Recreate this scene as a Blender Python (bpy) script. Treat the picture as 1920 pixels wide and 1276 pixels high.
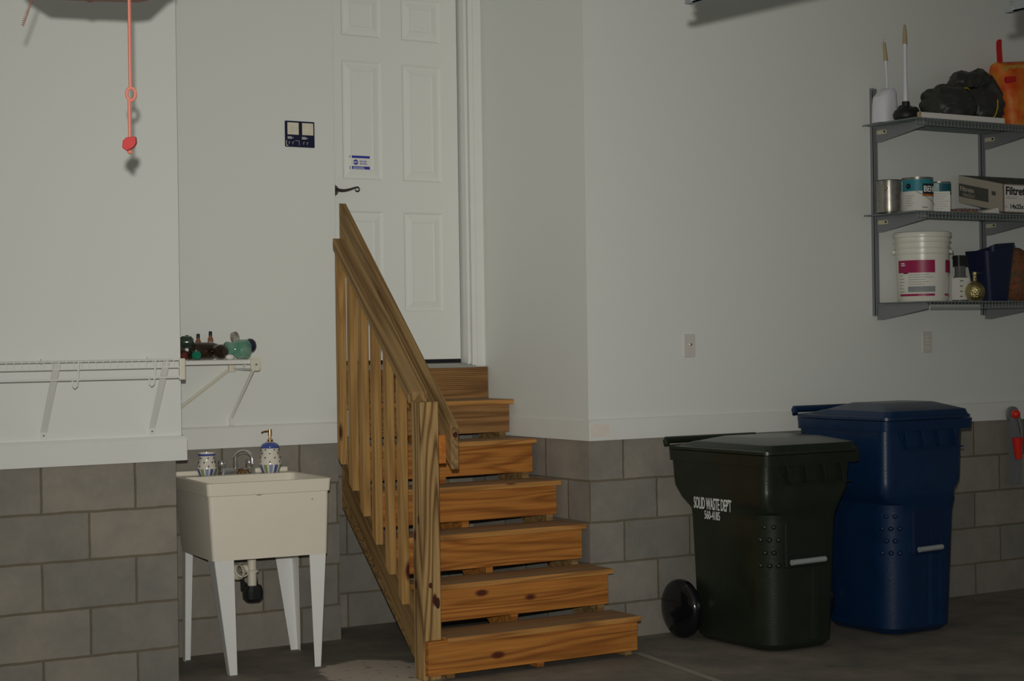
import bpy, bmesh, math, random
from mathutils import Vector, Matrix
random.seed(7)
S = bpy.context.scene
for o in list(bpy.data.objects): bpy.data.objects.remove(o)
COL = S.collection

# ------------------------------------------------------------------ camera, light, exposure
cam_d = bpy.data.cameras.new('camera'); cam = bpy.data.objects.new('camera', cam_d); COL.objects.link(cam)
cam_d.sensor_width = 36; cam_d.lens = 61.389; cam_d.clip_start = .05
r_ = Vector((.85067652, -.52548985, -.01448714)); f_ = Vector((.52554705, .85076452, .00016713)); u_ = Vector((.01223731, -.00775585, .99989504))
cam.matrix_world = Matrix(((r_.x, u_.x, -f_.x, 0), (r_.y, u_.y, -f_.y, 0), (r_.z, u_.z, -f_.z, 1.4775), (0, 0, 0, 1)))
S.camera = cam
w = bpy.data.worlds.new('world'); S.world = w; w.use_nodes = True
w.node_tree.nodes['Background'].inputs[0].default_value = (.90, .95, 1, 1)
w.node_tree.nodes['Background'].inputs[1].default_value = .115
fl = bpy.data.lights.new('camera_flash', 'POINT'); fl.energy = 608; fl.shadow_soft_size = .022; fl.color = (1, .985, .905)
flo = bpy.data.objects.new('camera_flash', fl); flo.location = (-.0152, .0093, 1.6278); COL.objects.link(flo)
flo.rotation_euler = Vector((.500, .866, .018)).to_track_quat('-Z', 'Y').to_euler()
# beam profile of the flash head: brightest on its axis, fading like a bell curve
fl.use_nodes = True; _n = fl.node_tree.nodes; _l = fl.node_tree.links
_tc = _n.new('ShaderNodeTexCoord'); _sx = _n.new('ShaderNodeSeparateXYZ'); _l.new(_tc.outputs['Normal'], _sx.inputs[0])
_a = _n.new('ShaderNodeMath'); _a.operation = 'ARCCOSINE'; _m1 = _n.new('ShaderNodeMath'); _m1.operation = 'MULTIPLY'; _m1.inputs[1].default_value = -1.0
_l.new(_sx.outputs['Z'], _m1.inputs[0]); _l.new(_m1.outputs[0], _a.inputs[0])
_p = _n.new('ShaderNodeMath'); _p.operation = 'POWER'; _p.inputs[1].default_value = 2; _l.new(_a.outputs[0], _p.inputs[0])
_q = _n.new('ShaderNodeMath'); _q.operation = 'MULTIPLY'; _q.inputs[1].default_value = -1/(2*math.radians(15.9)**2); _l.new(_p.outputs[0], _q.inputs[0])
_e = _n.new('ShaderNodeMath'); _e.operation = 'EXPONENT'; _l.new(_q.outputs[0], _e.inputs[0])
_f = _n.new('ShaderNodeMath'); _f.operation = 'MULTIPLY_ADD'; _f.inputs[1].default_value = .90; _f.inputs[2].default_value = .10; _l.new(_e.outputs[0], _f.inputs[0])
_l.new(_f.outputs[0], _n['Emission'].inputs['Strength'])
S.view_settings.view_transform = 'Standard'; S.view_settings.look = 'None'
S.view_settings.gamma = 1; S.view_settings.use_curve_mapping = False
S.view_settings.exposure = .70

# ------------------------------------------------------------------ materials
def mat(name, col, rough=.6, metal=0, spec=.4, noise=0, nscale=20, bump=0, bscale=60, coat=0, trans=0, col2=None, detail=4):
    m = bpy.data.materials.new(name); m.use_nodes = True; nt = m.node_tree; N = nt.nodes; L = nt.links
    b = N['Principled BSDF']
    b.inputs['Base Color'].default_value = (*col, 1); b.inputs['Roughness'].default_value = rough
    b.inputs['Metallic'].default_value = metal; b.inputs['Specular IOR Level'].default_value = spec
    b.inputs['Coat Weight'].default_value = coat; b.inputs['Transmission Weight'].default_value = trans
    tc = N.new('ShaderNodeTexCoord')
    if noise or col2:
        n = N.new('ShaderNodeTexNoise'); n.inputs['Scale'].default_value = nscale; n.inputs['Detail'].default_value = detail
        L.new(tc.outputs['Object'], n.inputs['Vector'])
        r = N.new('ShaderNodeValToRGB'); r.color_ramp.elements[0].position = .35; r.color_ramp.elements[1].position = .68
        c2 = col2 if col2 else tuple(c*(1-noise) for c in col)
        r.color_ramp.elements[0].color = (*c2, 1); r.color_ramp.elements[1].color = (*col, 1)
        L.new(n.outputs['Fac'], r.inputs['Fac']); L.new(r.outputs['Color'], b.inputs['Base Color'])
    if bump:
        n2 = N.new('ShaderNodeTexNoise'); n2.inputs['Scale'].default_value = bscale; n2.inputs['Detail'].default_value = 5
        L.new(tc.outputs['Object'], n2.inputs['Vector'])
        bp = N.new('ShaderNodeBump'); bp.inputs['Strength'].default_value = bump; bp.inputs['Distance'].default_value = .01
        L.new(n2.outputs['Fac'], bp.inputs['Height']); L.new(bp.outputs['Normal'], b.inputs['Normal'])
    return m

def block_mat(name, ox, along='X', zo=-.0252):
    """painted-grey concrete block: running bond .4064 x .2032 with joints laid out from ox"""
    m = bpy.data.materials.new(name); m.use_nodes = True; nt = m.node_tree; N = nt.nodes; L = nt.links
    b = N['Principled BSDF']; b.inputs['Roughness'].default_value = .9; b.inputs['Specular IOR Level'].default_value = .15
    g = N.new('ShaderNodeNewGeometry'); sp = N.new('ShaderNodeSeparateXYZ'); L.new(g.outputs['Position'], sp.inputs[0])
    ax = N.new('ShaderNodeMath'); ax.operation = 'SUBTRACT'; L.new(sp.outputs[along], ax.inputs[0]); ax.inputs[1].default_value = ox - 40*.4064
    az = N.new('ShaderNodeMath'); az.operation = 'SUBTRACT'; L.new(sp.outputs['Z'], az.inputs[0]); az.inputs[1].default_value = zo
    cb = N.new('ShaderNodeCombineXYZ'); L.new(ax.outputs[0], cb.inputs[0]); L.new(az.outputs[0], cb.inputs[1])
    wn = N.new('ShaderNodeTexNoise'); wn.inputs['Scale'].default_value = 9; L.new(g.outputs['Position'], wn.inputs['Vector'])
    wv = N.new('ShaderNodeVectorMath'); wv.operation = 'MULTIPLY_ADD'; wv.inputs[1].default_value = (.008, .008, 0); L.new(wn.outputs['Color'], wv.inputs[0]); L.new(cb.outputs[0], wv.inputs[2])
    br = N.new('ShaderNodeTexBrick'); br.offset = .5; br.offset_frequency = 2; br.squash = 1
    br.inputs['Scale'].default_value = 1; br.inputs['Brick Width'].default_value = .4064; br.inputs['Row Height'].default_value = .2032
    br.inputs['Mortar Size'].default_value = .0065; br.inputs['Mortar Smooth'].default_value = .5; br.inputs['Bias'].default_value = 0
    br.inputs['Color1'].default_value = (.33, .30, .262, 1); br.inputs['Color2'].default_value = (.262, .248, .222, 1); br.inputs['Mortar'].default_value = (.19, .160, .115, 1)
    L.new(wv.outputs[0], br.inputs['Vector'])
    n = N.new('ShaderNodeTexNoise'); n.inputs['Scale'].default_value = 4; n.inputs['Detail'].default_value = 8; n.inputs['Roughness'].default_value = .7
    L.new(g.outputs['Position'], n.inputs['Vector'])
    rp = N.new('ShaderNodeValToRGB'); rp.color_ramp.elements[0].position = .3; rp.color_ramp.elements[0].color = (.74, .75, .77, 1); rp.color_ramp.elements[1].position = .7; rp.color_ramp.elements[1].color = (1.08, 1.05, 1.0, 1)
    L.new(n.outputs['Fac'], rp.inputs['Fac'])
    mx = N.new('ShaderNodeMix'); mx.data_type = 'RGBA'; mx.blend_type = 'MULTIPLY'; mx.inputs[0].default_value = 1
    L.new(br.outputs['Color'], mx.inputs[6]); L.new(rp.outputs['Color'], mx.inputs[7]); L.new(mx.outputs[2], b.inputs['Base Color'])
    n2 = N.new('ShaderNodeTexNoise'); n2.inputs['Scale'].default_value = 90; n2.inputs['Detail'].default_value = 4; L.new(g.outputs['Position'], n2.inputs['Vector'])
    ma = N.new('ShaderNodeMath'); ma.operation = 'MULTIPLY_ADD'; ma.inputs[1].default_value = -1.2; L.new(br.outputs['Fac'], ma.inputs[0])
    mb = N.new('ShaderNodeMath'); mb.operation = 'MULTIPLY'; mb.inputs[1].default_value = .35; L.new(n2.outputs['Fac'], mb.inputs[0]); L.new(mb.outputs[0], ma.inputs[2])
    bp = N.new('ShaderNodeBump'); bp.inputs['Strength'].default_value = .5; bp.inputs['Distance'].default_value = .006
    L.new(ma.outputs[0], bp.inputs['Height']); L.new(bp.outputs['Normal'], b.inputs['Normal'])
    return m

def wood_mat(name, light, dark, knots=True, kcol=(.07, .012, .006), kscale=1.0, dirt=False):
    """plank wood; the grain runs along each board's own local X"""
    m = bpy.data.materials.new(name); m.use_nodes = True; nt = m.node_tree; N = nt.nodes; L = nt.links
    b = N['Principled BSDF']; b.inputs['Roughness'].default_value = .62; b.inputs['Specular IOR Level'].default_value = .3
    tc = N.new('ShaderNodeTexCoord'); oi = N.new('ShaderNodeObjectInfo')
    of = N.new('ShaderNodeVectorMath'); of.operation = 'SCALE'; of.inputs[0].default_value = (7, 11, 13); L.new(oi.outputs['Random'], of.inputs['Scale'])
    ad = N.new('ShaderNodeVectorMath'); L.new(tc.outputs['Object'], ad.inputs[0]); L.new(of.outputs[0], ad.inputs[1])
    mp = N.new('ShaderNodeMapping'); mp.inputs['Scale'].default_value = (.55, 8, 8); L.new(ad.outputs[0], mp.inputs[0])
    n = N.new('ShaderNodeTexNoise'); n.inputs['Scale'].default_value = 1.0; n.inputs['Detail'].default_value = 1.5; n.inputs['Distortion'].default_value = .25
    L.new(mp.outputs[0], n.inputs['Vector'])
    mu = N.new('ShaderNodeMath'); mu.operation = 'MULTIPLY'; mu.inputs[1].default_value = 10; L.new(n.outputs['Fac'], mu.inputs[0])
    fr = N.new('ShaderNodeMath'); fr.operation = 'PINGPONG'; fr.inputs[1].default_value = .5; L.new(mu.outputs[0], fr.inputs[0])
    rp = N.new('ShaderNodeValToRGB'); rp.color_ramp.elements[0].position = .02; rp.color_ramp.elements[1].position = .34
    rp.color_ramp.elements[0].color = (*dark, 1); rp.color_ramp.elements[1].color = (*light, 1); L.new(fr.outputs[0], rp.inputs['Fac'])
    mp2 = N.new('ShaderNodeMapping'); mp2.inputs['Scale'].default_value = (3, 90, 90); L.new(ad.outputs[0], mp2.inputs[0])
    n2 = N.new('ShaderNodeTexNoise'); n2.inputs['Scale'].default_value = 1; n2.inputs['Detail'].default_value = 3; L.new(mp2.outputs[0], n2.inputs['Vector'])
    r2 = N.new('ShaderNodeValToRGB'); r2.color_ramp.elements[0].color = (.72, .72, .72, 1); r2.color_ramp.elements[1].color = (1.12, 1.12, 1.12, 1); r2.color_ramp.elements[0].position = .3; r2.color_ramp.elements[1].position = .7
    L.new(n2.outputs['Fac'], r2.inputs['Fac'])
    mx = N.new('ShaderNodeMix'); mx.data_type = 'RGBA'; mx.blend_type = 'MULTIPLY'; mx.inputs[0].default_value = 1
    L.new(rp.outputs['Color'], mx.inputs[6]); L.new(r2.outputs['Color'], mx.inputs[7])
    last = mx.outputs[2]
    if knots:
        mk = N.new('ShaderNodeMapping'); mk.inputs['Scale'].default_value = (3.6*kscale, 8*kscale, 8*kscale); L.new(ad.outputs[0], mk.inputs[0])
        v = N.new('ShaderNodeTexVoronoi'); v.inputs['Scale'].default_value = 1; L.new(mk.outputs[0], v.inputs['Vector'])
        rk = N.new('ShaderNodeValToRGB'); rk.color_ramp.elements[0].position = .07; rk.color_ramp.elements[1].position = .13
        rk.color_ramp.elements[0].color = (1, 1, 1, 1); rk.color_ramp.elements[1].color = (0, 0, 0, 1); L.new(v.outputs['Distance'], rk.inputs['Fac'])
        mk2 = N.new('ShaderNodeMix'); mk2.data_type = 'RGBA'; L.new(rk.outputs['Color'], mk2.inputs[0]); L.new(last, mk2.inputs[6]); mk2.inputs[7].default_value = (*kcol, 1)
        last = mk2.outputs[2]
    if dirt:   # foot-worn grey dirt lies on the tread's upper face only
        sz = N.new('ShaderNodeSeparateXYZ'); L.new(tc.outputs['Object'], sz.inputs[0])
        gt = N.new('ShaderNodeMath'); gt.operation = 'GREATER_THAN'; gt.inputs[1].default_value = .0122; L.new(sz.outputs['Z'], gt.inputs[0])
        ms = N.new('ShaderNodeMath'); ms.operation = 'MULTIPLY'; ms.inputs[1].default_value = .62; L.new(gt.outputs[0], ms.inputs[0])
        md = N.new('ShaderNodeMix'); md.data_type = 'RGBA'; L.new(ms.outputs[0], md.inputs[0]); L.new(last, md.inputs[6]); md.inputs[7].default_value = (.25, .185, .125, 1); last = md.outputs[2]
    L.new(last, b.inputs['Base Color'])
    bp = N.new('ShaderNodeBump'); bp.inputs['Strength'].default_value = .25; bp.inputs['Distance'].default_value = .003; L.new(n2.outputs['Fac'], bp.inputs['Height']); L.new(bp.outputs['Normal'], b.inputs['Normal'])
    return m

def floor_mat():
    m = bpy.data.materials.new('concrete_floor'); m.use_nodes = True; nt = m.node_tree; N = nt.nodes; L = nt.links
    b = N['Principled BSDF']; b.inputs['Roughness'].default_value = .75; b.inputs['Specular IOR Level'].default_value = .25
    g = N.new('ShaderNodeNewGeometry')
    n = N.new('ShaderNodeTexNoise'); n.inputs['Scale'].default_value = 3.5; n.inputs['Detail'].default_value = 9; n.inputs['Roughness'].default_value = .65; L.new(g.outputs['Position'], n.inputs['Vector'])
    r = N.new('ShaderNodeValToRGB'); r.color_ramp.elements[0].position = .3; r.color_ramp.elements[0].color = (.15, .145, .13, 1); r.color_ramp.elements[1].position = .75; r.color_ramp.elements[1].color = (.34, .29, .24, 1)
    L.new(n.outputs['Fac'], r.inputs['Fac'])
    # pale spilled-dust patch beside the newel post
    sp = N.new('ShaderNodeVectorMath'); sp.operation = 'SUBTRACT'; sp.inputs[1].default_value = (3.655, 7.02, 0); L.new(g.outputs['Position'], sp.inputs[0])
    nn = N.new('ShaderNodeTexNoise'); nn.inputs['Scale'].default_value = 14; nn.inputs['Detail'].default_value = 5; L.new(g.outputs['Position'], nn.inputs['Vector'])
    wv = N.new('ShaderNodeVectorMath'); wv.operation = 'MULTIPLY_ADD'; wv.inputs[1].default_value = (.12, .12, 0); L.new(nn.outputs['Color'], wv.inputs[0]); L.new(sp.outputs[0], wv.inputs[2])
    sc = N.new('ShaderNodeVectorMath'); sc.operation = 'MULTIPLY'; sc.inputs[1].default_value = (3.7, 2.6, 0); L.new(wv.outputs[0], sc.inputs[0])
    le = N.new('ShaderNodeVectorMath'); le.operation = 'LENGTH'; L.new(sc.outputs[0], le.inputs[0])
    rr = N.new('ShaderNodeValToRGB'); rr.color_ramp.elements[0].position = .90; rr.color_ramp.elements[0].color = (1, 1, 1, 1); rr.color_ramp.elements[1].position = .97; rr.color_ramp.elements[1].color = (0, 0, 0, 1)
    L.new(le.outputs['Value'], rr.inputs['Fac'])
    n3 = N.new('ShaderNodeTexNoise'); n3.inputs['Scale'].default_value = 22; n3.inputs['Detail'].default_value = 3; L.new(g.outputs['Position'], n3.inputs['Vector'])
    rp = N.new('ShaderNodeValToRGB'); rp.color_ramp.elements[0].position = .30; rp.color_ramp.elements[0].color = (.24, .21, .18, 1); rp.color_ramp.elements[1].position = .40; rp.color_ramp.elements[1].color = (.62, .54, .47, 1); L.new(n3.outputs['Fac'], rp.inputs['Fac'])
    mx = N.new('ShaderNodeMix'); mx.data_type = 'RGBA'; L.new(rr.outputs['Color'], mx.inputs[0]); L.new(r.outputs['Color'], mx.inputs[6]); L.new(rp.outputs['Color'], mx.inputs[7]); L.new(mx.outputs[2], b.inputs['Base Color'])
    n2 = N.new('ShaderNodeTexNoise'); n2.inputs['Scale'].default_value = 70; L.new(g.outputs['Position'], n2.inputs['Vector'])
    bp = N.new('ShaderNodeBump'); bp.inputs['Strength'].default_value = .3; bp.inputs['Distance'].default_value = .004; L.new(n2.outputs['Fac'], bp.inputs['Height']); L.new(bp.outputs['Normal'], b.inputs['Normal'])
    return m

PAINT = mat('wall_paint', (.785, .80, .765), .7, spec=.25, bump=.03, bscale=250)
TRIMW = mat('trim_paint', (.81, .815, .785), .5, spec=.3, noise=.03, nscale=6)
DOORW = mat('door_paint', (.81, .82, .785), .42, spec=.4)
DARK = mat('dark_gap', (.012, .010, .016), .8)
ALU = mat('sill_aluminium', (.42, .42, .39), .45, metal=.5)
FLOOR = floor_mat()
CEIL = mat('ceiling_paint', (.8, .8, .76), .8)
STEP = wood_mat('step_wood', (.52, .205, .041), (.32, .108, .021), kcol=(.10, .022, .01), kscale=.8)
RAILW = wood_mat('rail_wood', (.345, .215, .088), (.20, .112, .042), kscale=1.0)
RAILD = wood_mat('weathered_rail_wood', (.27, .165, .066), (.16, .09, .035), kscale=.9)
OLDW = wood_mat('weathered_riser_wood', (.34, .175, .062), (.20, .095, .032), kscale=.8)
BALW = wood_mat('baluster_wood', (.47, .27, .092), (.37, .20, .064), kscale=.6)
TREAD = wood_mat('tread_wood', (.56, .27, .075), (.36, .15, .04), kscale=.8, dirt=True)
POSTW = wood_mat('post_wood', (.46, .29, .118), (.165, .085, .030), kscale=1.05)
ENDG = mat('orange_end_grain', (.60, .20, .032), .6, noise=.35, nscale=40)
TUB = mat('tub_plastic', (.85, .79, .675), .42, spec=.45, noise=.03, nscale=5)
ENAM = mat('white_enamel', (.84, .84, .82), .25, spec=.5, noise=.0)
CHROME = mat('chrome', (.85, .85, .87), .07, metal=1)
BRASS = mat('pale_gold_metal', (.82, .62, .36), .2, metal=1)
PVC = mat('pvc_white', (.75, .70, .58), .45)
BLACKP = mat('black_plastic', (.018, .018, .02), .35)
WHEELM = mat('wheel_gloss', (.007, .007, .010), .13, spec=.6)
BLACKR = mat('black_rubber', (.012, .012, .014), .5)
BAGB = mat('black_bag', (.040, .040, .037), .46, spec=.45, bump=.3, bscale=30)
GREENP = mat('dark_green_plastic', (.0175, .025, .0155), .28, spec=.55, noise=.25, nscale=9, bump=.08, bscale=120)
BLUEP = mat('navy_plastic', (.005, .027, .086), .34, spec=.5, noise=.2, nscale=9, bump=.08, bscale=120)
GREYBAR = mat('grey_tube', (.42, .45, .45), .4, metal=.3)
WIREW = mat('white_wire', (.80, .80, .77), .35, spec=.5)
BEIGE = mat('beige_plastic', (.74, .70, .58), .45)
GREYM = mat('grey_steel', (.25, .26, .275), .45, metal=.35)
WIREG = mat('grey_wire', (.22, .25, .25), .5, metal=.2)
LABELY = mat('cream_tag', (.55, .52, .36), .6)
CER = mat('cream_ceramic', (.80, .75, .66), .15, spec=.6)
CBLUE = mat('blue_glaze', (.07, .10, .36), .15, spec=.6)
CSTR = mat('green_glaze', (.28, .36, .16), .15, spec=.6)
CSTR2 = mat('pale_blue_glaze', (.30, .36, .52), .15, spec=.6)
NAVYD = mat('navy_dot', (.02, .025, .09), .2, spec=.6)
BROWNG = mat('brown_glass', (.040, .021, .010), .15, spec=.6, noise=.5, nscale=25)
GRNG = mat('green_glass', (.36, .56, .46), .12, spec=.7, trans=.45, col2=(.14, .40, .28), nscale=22)
GRNC = mat('emerald_cap', (.01, .20, .12), .4)
MAROON = mat('maroon_label', (.16, .035, .035), .5)
PAPER = mat('paper_white', (.80, .78, .73), .7)
INK = mat('ink_black', (.02, .02, .025), .6)
INKG = mat('ink_grey', (.30, .30, .30), .6)
WINK = mat('white_print', (.82, .83, .82), .5)
SIGNB = mat('sign_navy', (.012, .014, .045), .35)
STKB = mat('sticker_blue', (.03, .045, .36), .45)
SILV = mat('bare_tin', (.42, .40, .35), .28, metal=.85, noise=.3, nscale=30)
TEAL = mat('label_teal', (.03, .24, .30), .45)
TEALD = mat('label_dark_teal', (.01, .10, .13), .45)
AQUA = mat('label_aqua', (.48, .62, .62), .5, col2=(.20, .38, .42), nscale=25)
ORNG = mat('label_orange', (.50, .17, .03), .5)
MAG = mat('label_magenta', (.36, .012, .085), .4)
PAILW = mat('pail_plastic', (.78, .76, .68), .3, spec=.5)
GOLD = mat('antique_gold', (.55, .46, .22), .25, metal=1, bump=.9, bscale=70)
NAVYB = mat('wastebasket_navy', (.010, .016, .055), .38, spec=.5)
CARD = mat('cardboard_grey', (.42, .38, .31), .8)
CARDD = mat('box_dark_grey', (.085, .085, .075), .65)
CARDT = mat('box_top_grey', (.13, .13, .115), .8, col2=(.06, .06, .05), nscale=30)
CARDR = mat('box_edge_brown', (.28, .15, .11), .8)
TAN = mat('tan_grip', (.42, .33, .19), .6)
WHP = mat('white_plastic', (.74, .73, .80), .35)
YTIE = mat('yellow_tie', (.55, .42, .02), .5)
REDP = mat('red_plastic', (.62, .022, .025), .4)
REDB = mat('bright_red', (.75, .03, .02), .3)
ORBAG = mat('orange_bag', (.74, .075, .010), .5, col2=(.80, .30, .04), nscale=11, detail=6)
BRFUR = mat('brown_bristle', (.30, .085, .03), .8, col2=(.12, .08, .045), nscale=30)
CORD = mat('salmon_cord', (.60, .20, .145), .6)
HANDR = mat('handle_red', (.46, .028, .030), .4)
OPEN = mat('opener_body', (.30, .13, .09), .5)
GALV = mat('galvanised', (.33, .36, .38), .4, metal=.6)
SOIL = mat('packet_colour', (.35, .25, .05), .6, col2=(.10, .04, .16), nscale=60)

# ------------------------------------------------------------------ helpers
class B:
    def __init__(s): s.v = []; s.f = []
    def add(s, vs, fs):
        k = len(s.v); s.v += [tuple(v) for v in vs]; s.f += [tuple(i+k for i in f) for f in fs]; return s
    def box(s, x0, x1, y0, y1, z0, z1):
        return s.add([(x0,y0,z0),(x1,y0,z0),(x1,y1,z0),(x0,y1,z0),(x0,y0,z1),(x1,y0,z1),(x1,y1,z1),(x0,y1,z1)],
                     [(0,3,2,1),(4,5,6,7),(0,1,5,4),(1,2,6,5),(2,3,7,6),(3,0,4,7)])
    def prism(s, pts, axis, a, b):
        """polygon pts (two coords) extruded along axis from a to b"""
        n = len(pts)
        def P(p, t):
            return {'X': (t, p[0], p[1]), 'Y': (p[0], t, p[1]), 'Z': (p[0], p[1], t)}[axis]
        return s.add([P(p, a) for p in pts]+[P(p, b) for p in pts], [tuple(range(n)), tuple(range(2*n-1, n-1, -1))]+[(i, (i+1) % n+0, (i+1) % n+n, i+n) for i in range(n)])
    def tube(s, pts, r, n=8, closed=False):
        pts = [Vector(p) for p in pts]; m = len(pts); rs = r if isinstance(r, (list, tuple)) else [r]*m
        vs = []; fs = []; prev = None
        for i, p in enumerate(pts):
            if closed: d = pts[(i+1) % m]-pts[i-1]
            else: d = pts[min(i+1, m-1)]-pts[max(i-1, 0)]
            d.normalize()
            if prev is None:
                a = Vector((0, 0, 1)) if abs(d.z) < .9 else Vector((1, 0, 0))
                e = d.cross(a).normalized()
            else:
                e = (prev-d*prev.dot(d)).normalized()
            prev = e; g = d.cross(e)
            vs += [p+(e*math.cos(2*math.pi*k/n)+g*math.sin(2*math.pi*k/n))*rs[i] for k in range(n)]
        for i in range(m if closed else m-1):
            for k in range(n):
                a = i*n+k; b2 = i*n+(k+1) % n; c = ((i+1) % m)*n
                fs.append((a, b2, c+(k+1) % n, c+k))
        if not closed: fs += [tuple(range(n-1, -1, -1)), tuple(range((m-1)*n, m*n))]
        return s.add(vs, fs)
    def lathe(s, c, prof, n=28, axis=(0, 0, 1), cap=True, ax=1, ay=1):
        """prof: [(r, h)...] around axis through c"""
        A = Vector(axis).normalized(); a = Vector((1, 0, 0)) if abs(A.x) < .8 else Vector((0, 1, 0))
        e = (a-A*a.dot(A)).normalized(); g = A.cross(e); c = Vector(c); vs = []; fs = []
        for r, h in prof:
            vs += [c+A*h+(e*math.cos(2*math.pi*k/n)*ax+g*math.sin(2*math.pi*k/n)*ay)*r for k in range(n)]
        for i in range(len(prof)-1):
            for k in range(n): fs.append((i*n+k, i*n+(k+1) % n, (i+1)*n+(k+1) % n, (i+1)*n+k))
        if cap: fs += [tuple(range(n-1, -1, -1)), tuple(range((len(prof)-1)*n, len(prof)*n))]
        return s.add(vs, fs)
    def shell(s, c, R, a0, a1, z0, z1, t=.0012, n=16):
        """curved label on a cylinder wall"""
        vs = []; fs = []
        for i in range(n+1):
            a = math.radians(a0+(a1-a0)*i/n)
            for rr in (R, R+t):
                for z in (z0, z1): vs.append((c[0]+rr*math.cos(a), c[1]+rr*math.sin(a), z))
        for i in range(n):
            k = i*4
            fs += [(k+2, k+6, k+7, k+3), (k, k+1, k+5, k+4), (k+1, k+3, k+7, k+5), (k, k+4, k+6, k+2)]
        fs += [(0, 2, 3, 1), (n*4, n*4+1, n*4+3, n*4+2)]
        return s.add(vs, fs)
    def cartbody(s, secs, seg=8, rr=.035):
        """loft of rectangles whose front-left corner has the big radius r; the other corners rr"""
        N = 4*(seg+1); vs = []; fs = []
        for z, x0, x1, y0, y1, r in secs:
            q = min(r, rr)
            for (cx, cy, a, k) in ((x1-q, y1-q, 0, q), (x0+q, y1-q, 90, q), (x0+r, y0+r, 180, r), (x1-q*1.6, y0+q*1.6, 270, q*1.6)):
                for i in range(seg+1):
                    t = math.radians(a+90*i/seg); vs.append((cx+k*math.cos(t), cy+k*math.sin(t), z))
        for i in range(len(secs)-1):
            for k in range(N): fs.append((i*N+k, i*N+(k+1) % N, (i+1)*N+(k+1) % N, (i+1)*N+k))
        fs += [tuple(range(N-1, -1, -1)), tuple(range((len(secs)-1)*N, len(secs)*N))]
        return s.add(vs, fs)
    def rrect(s, secs, seg=6, cap0=True, cap1=True):
        """loft of rounded rectangles (z, x0, x1, y0, y1, r) or with 7th value = z slope per y"""
        N = 4*(seg+1); vs = []; fs = []
        for sc in secs:
            z, x0, x1, y0, y1, r = sc[:6]; sl = sc[6] if len(sc) > 6 else 0
            for (cx, cy, a) in ((x1-r, y1-r, 0), (x0+r, y1-r, 90), (x0+r, y0+r, 180), (x1-r, y0+r, 270)):
                for i in range(seg+1):
                    t = math.radians(a+90*i/seg); yy = cy+r*math.sin(t)
                    vs.append((cx+r*math.cos(t), yy, z+sl*(yy-y0)))
        for i in range(len(secs)-1):
            for k in range(N): fs.append((i*N+k, i*N+(k+1) % N, (i+1)*N+(k+1) % N, (i+1)*N+k))
        if cap0: fs.append(tuple(range(N-1, -1, -1)))
        if cap1: fs.append(tuple(range((len(secs)-1)*N, len(secs)*N)))
        return s.add(vs, fs)
    def ball(s, c, rx, ry=None, rz=None, n=14, m=9, wob=0, seed=0):
        ry = ry or rx; rz = rz or rx; rnd = random.Random(seed); vs = []; fs = []
        ph = [rnd.uniform(0, 6.28) for _ in range(6)]
        for j in range(m+1):
            th = math.pi*j/m
            for i in range(n):
                a = 2*math.pi*i/n
                k = 1+wob*(math.sin(3*a+ph[0]+2*th)+.7*math.sin(5*a+ph[1]-3*th)+.6*math.sin(7*th+ph[2]+2*a)+.5*math.sin(9*a+ph[3]))*math.sin(th)
                vs.append((c[0]+rx*k*math.sin(th)*math.cos(a), c[1]+ry*k*math.sin(th)*math.sin(a), c[2]+rz*(1+(k-1)*.8)*math.cos(th)))
        for j in range(m):
            for i in range(n): fs.append((j*n+i, j*n+(i+1) % n, (j+1)*n+(i+1) % n, (j+1)*n+i))
        return s.add(vs, fs)
    def build(s, name, m, parent=None, bevel=0, smooth=False, origin=None, sub=0):
        me = bpy.data.meshes.new(name)
        if origin is None:
            if parent is not None: origin = parent.get('_o', (0, 0, 0))
            else:
                xs, ys, zs = zip(*s.v); origin = ((min(xs)+max(xs))/2, (min(ys)+max(ys))/2, min(zs))
        o3 = Vector(origin)
        me.from_pydata([Vector(v)-o3 for v in s.v], [], s.f)
        bm = bmesh.new(); bm.from_mesh(me); bmesh.ops.remove_doubles(bm, verts=bm.verts, dist=1e-6); bmesh.ops.recalc_face_normals(bm, faces=bm.faces); bm.to_mesh(me); bm.free()
        o = bpy.data.objects.new(name, me); COL.objects.link(o); me.materials.append(m)
        if parent is None: o.location = o3; o['_o'] = tuple(o3)
        else: o.parent = parent; o['_o'] = tuple(o3)
        if smooth:
            for p in me.polygons: p.use_smooth = True
            if not sub:
                bmesh_sharp(me)
        if bevel:
            b = o.modifiers.new('bevel', 'BEVEL'); b.width = bevel; b.segments = 2; b.limit_method = 'ANGLE'; b.angle_limit = .6
        if sub:
            b = o.modifiers.new('sub', 'SUBSURF'); b.levels = sub; b.render_levels = sub
        return o
def bmesh_sharp(me, ang=.7):
    bm = bmesh.new(); bm.from_mesh(me)
    for e in bm.edges:
        if len(e.link_faces) == 2 and e.calc_face_angle(0) > ang: e.smooth = False
    bm.to_mesh(me); bm.free()

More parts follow.
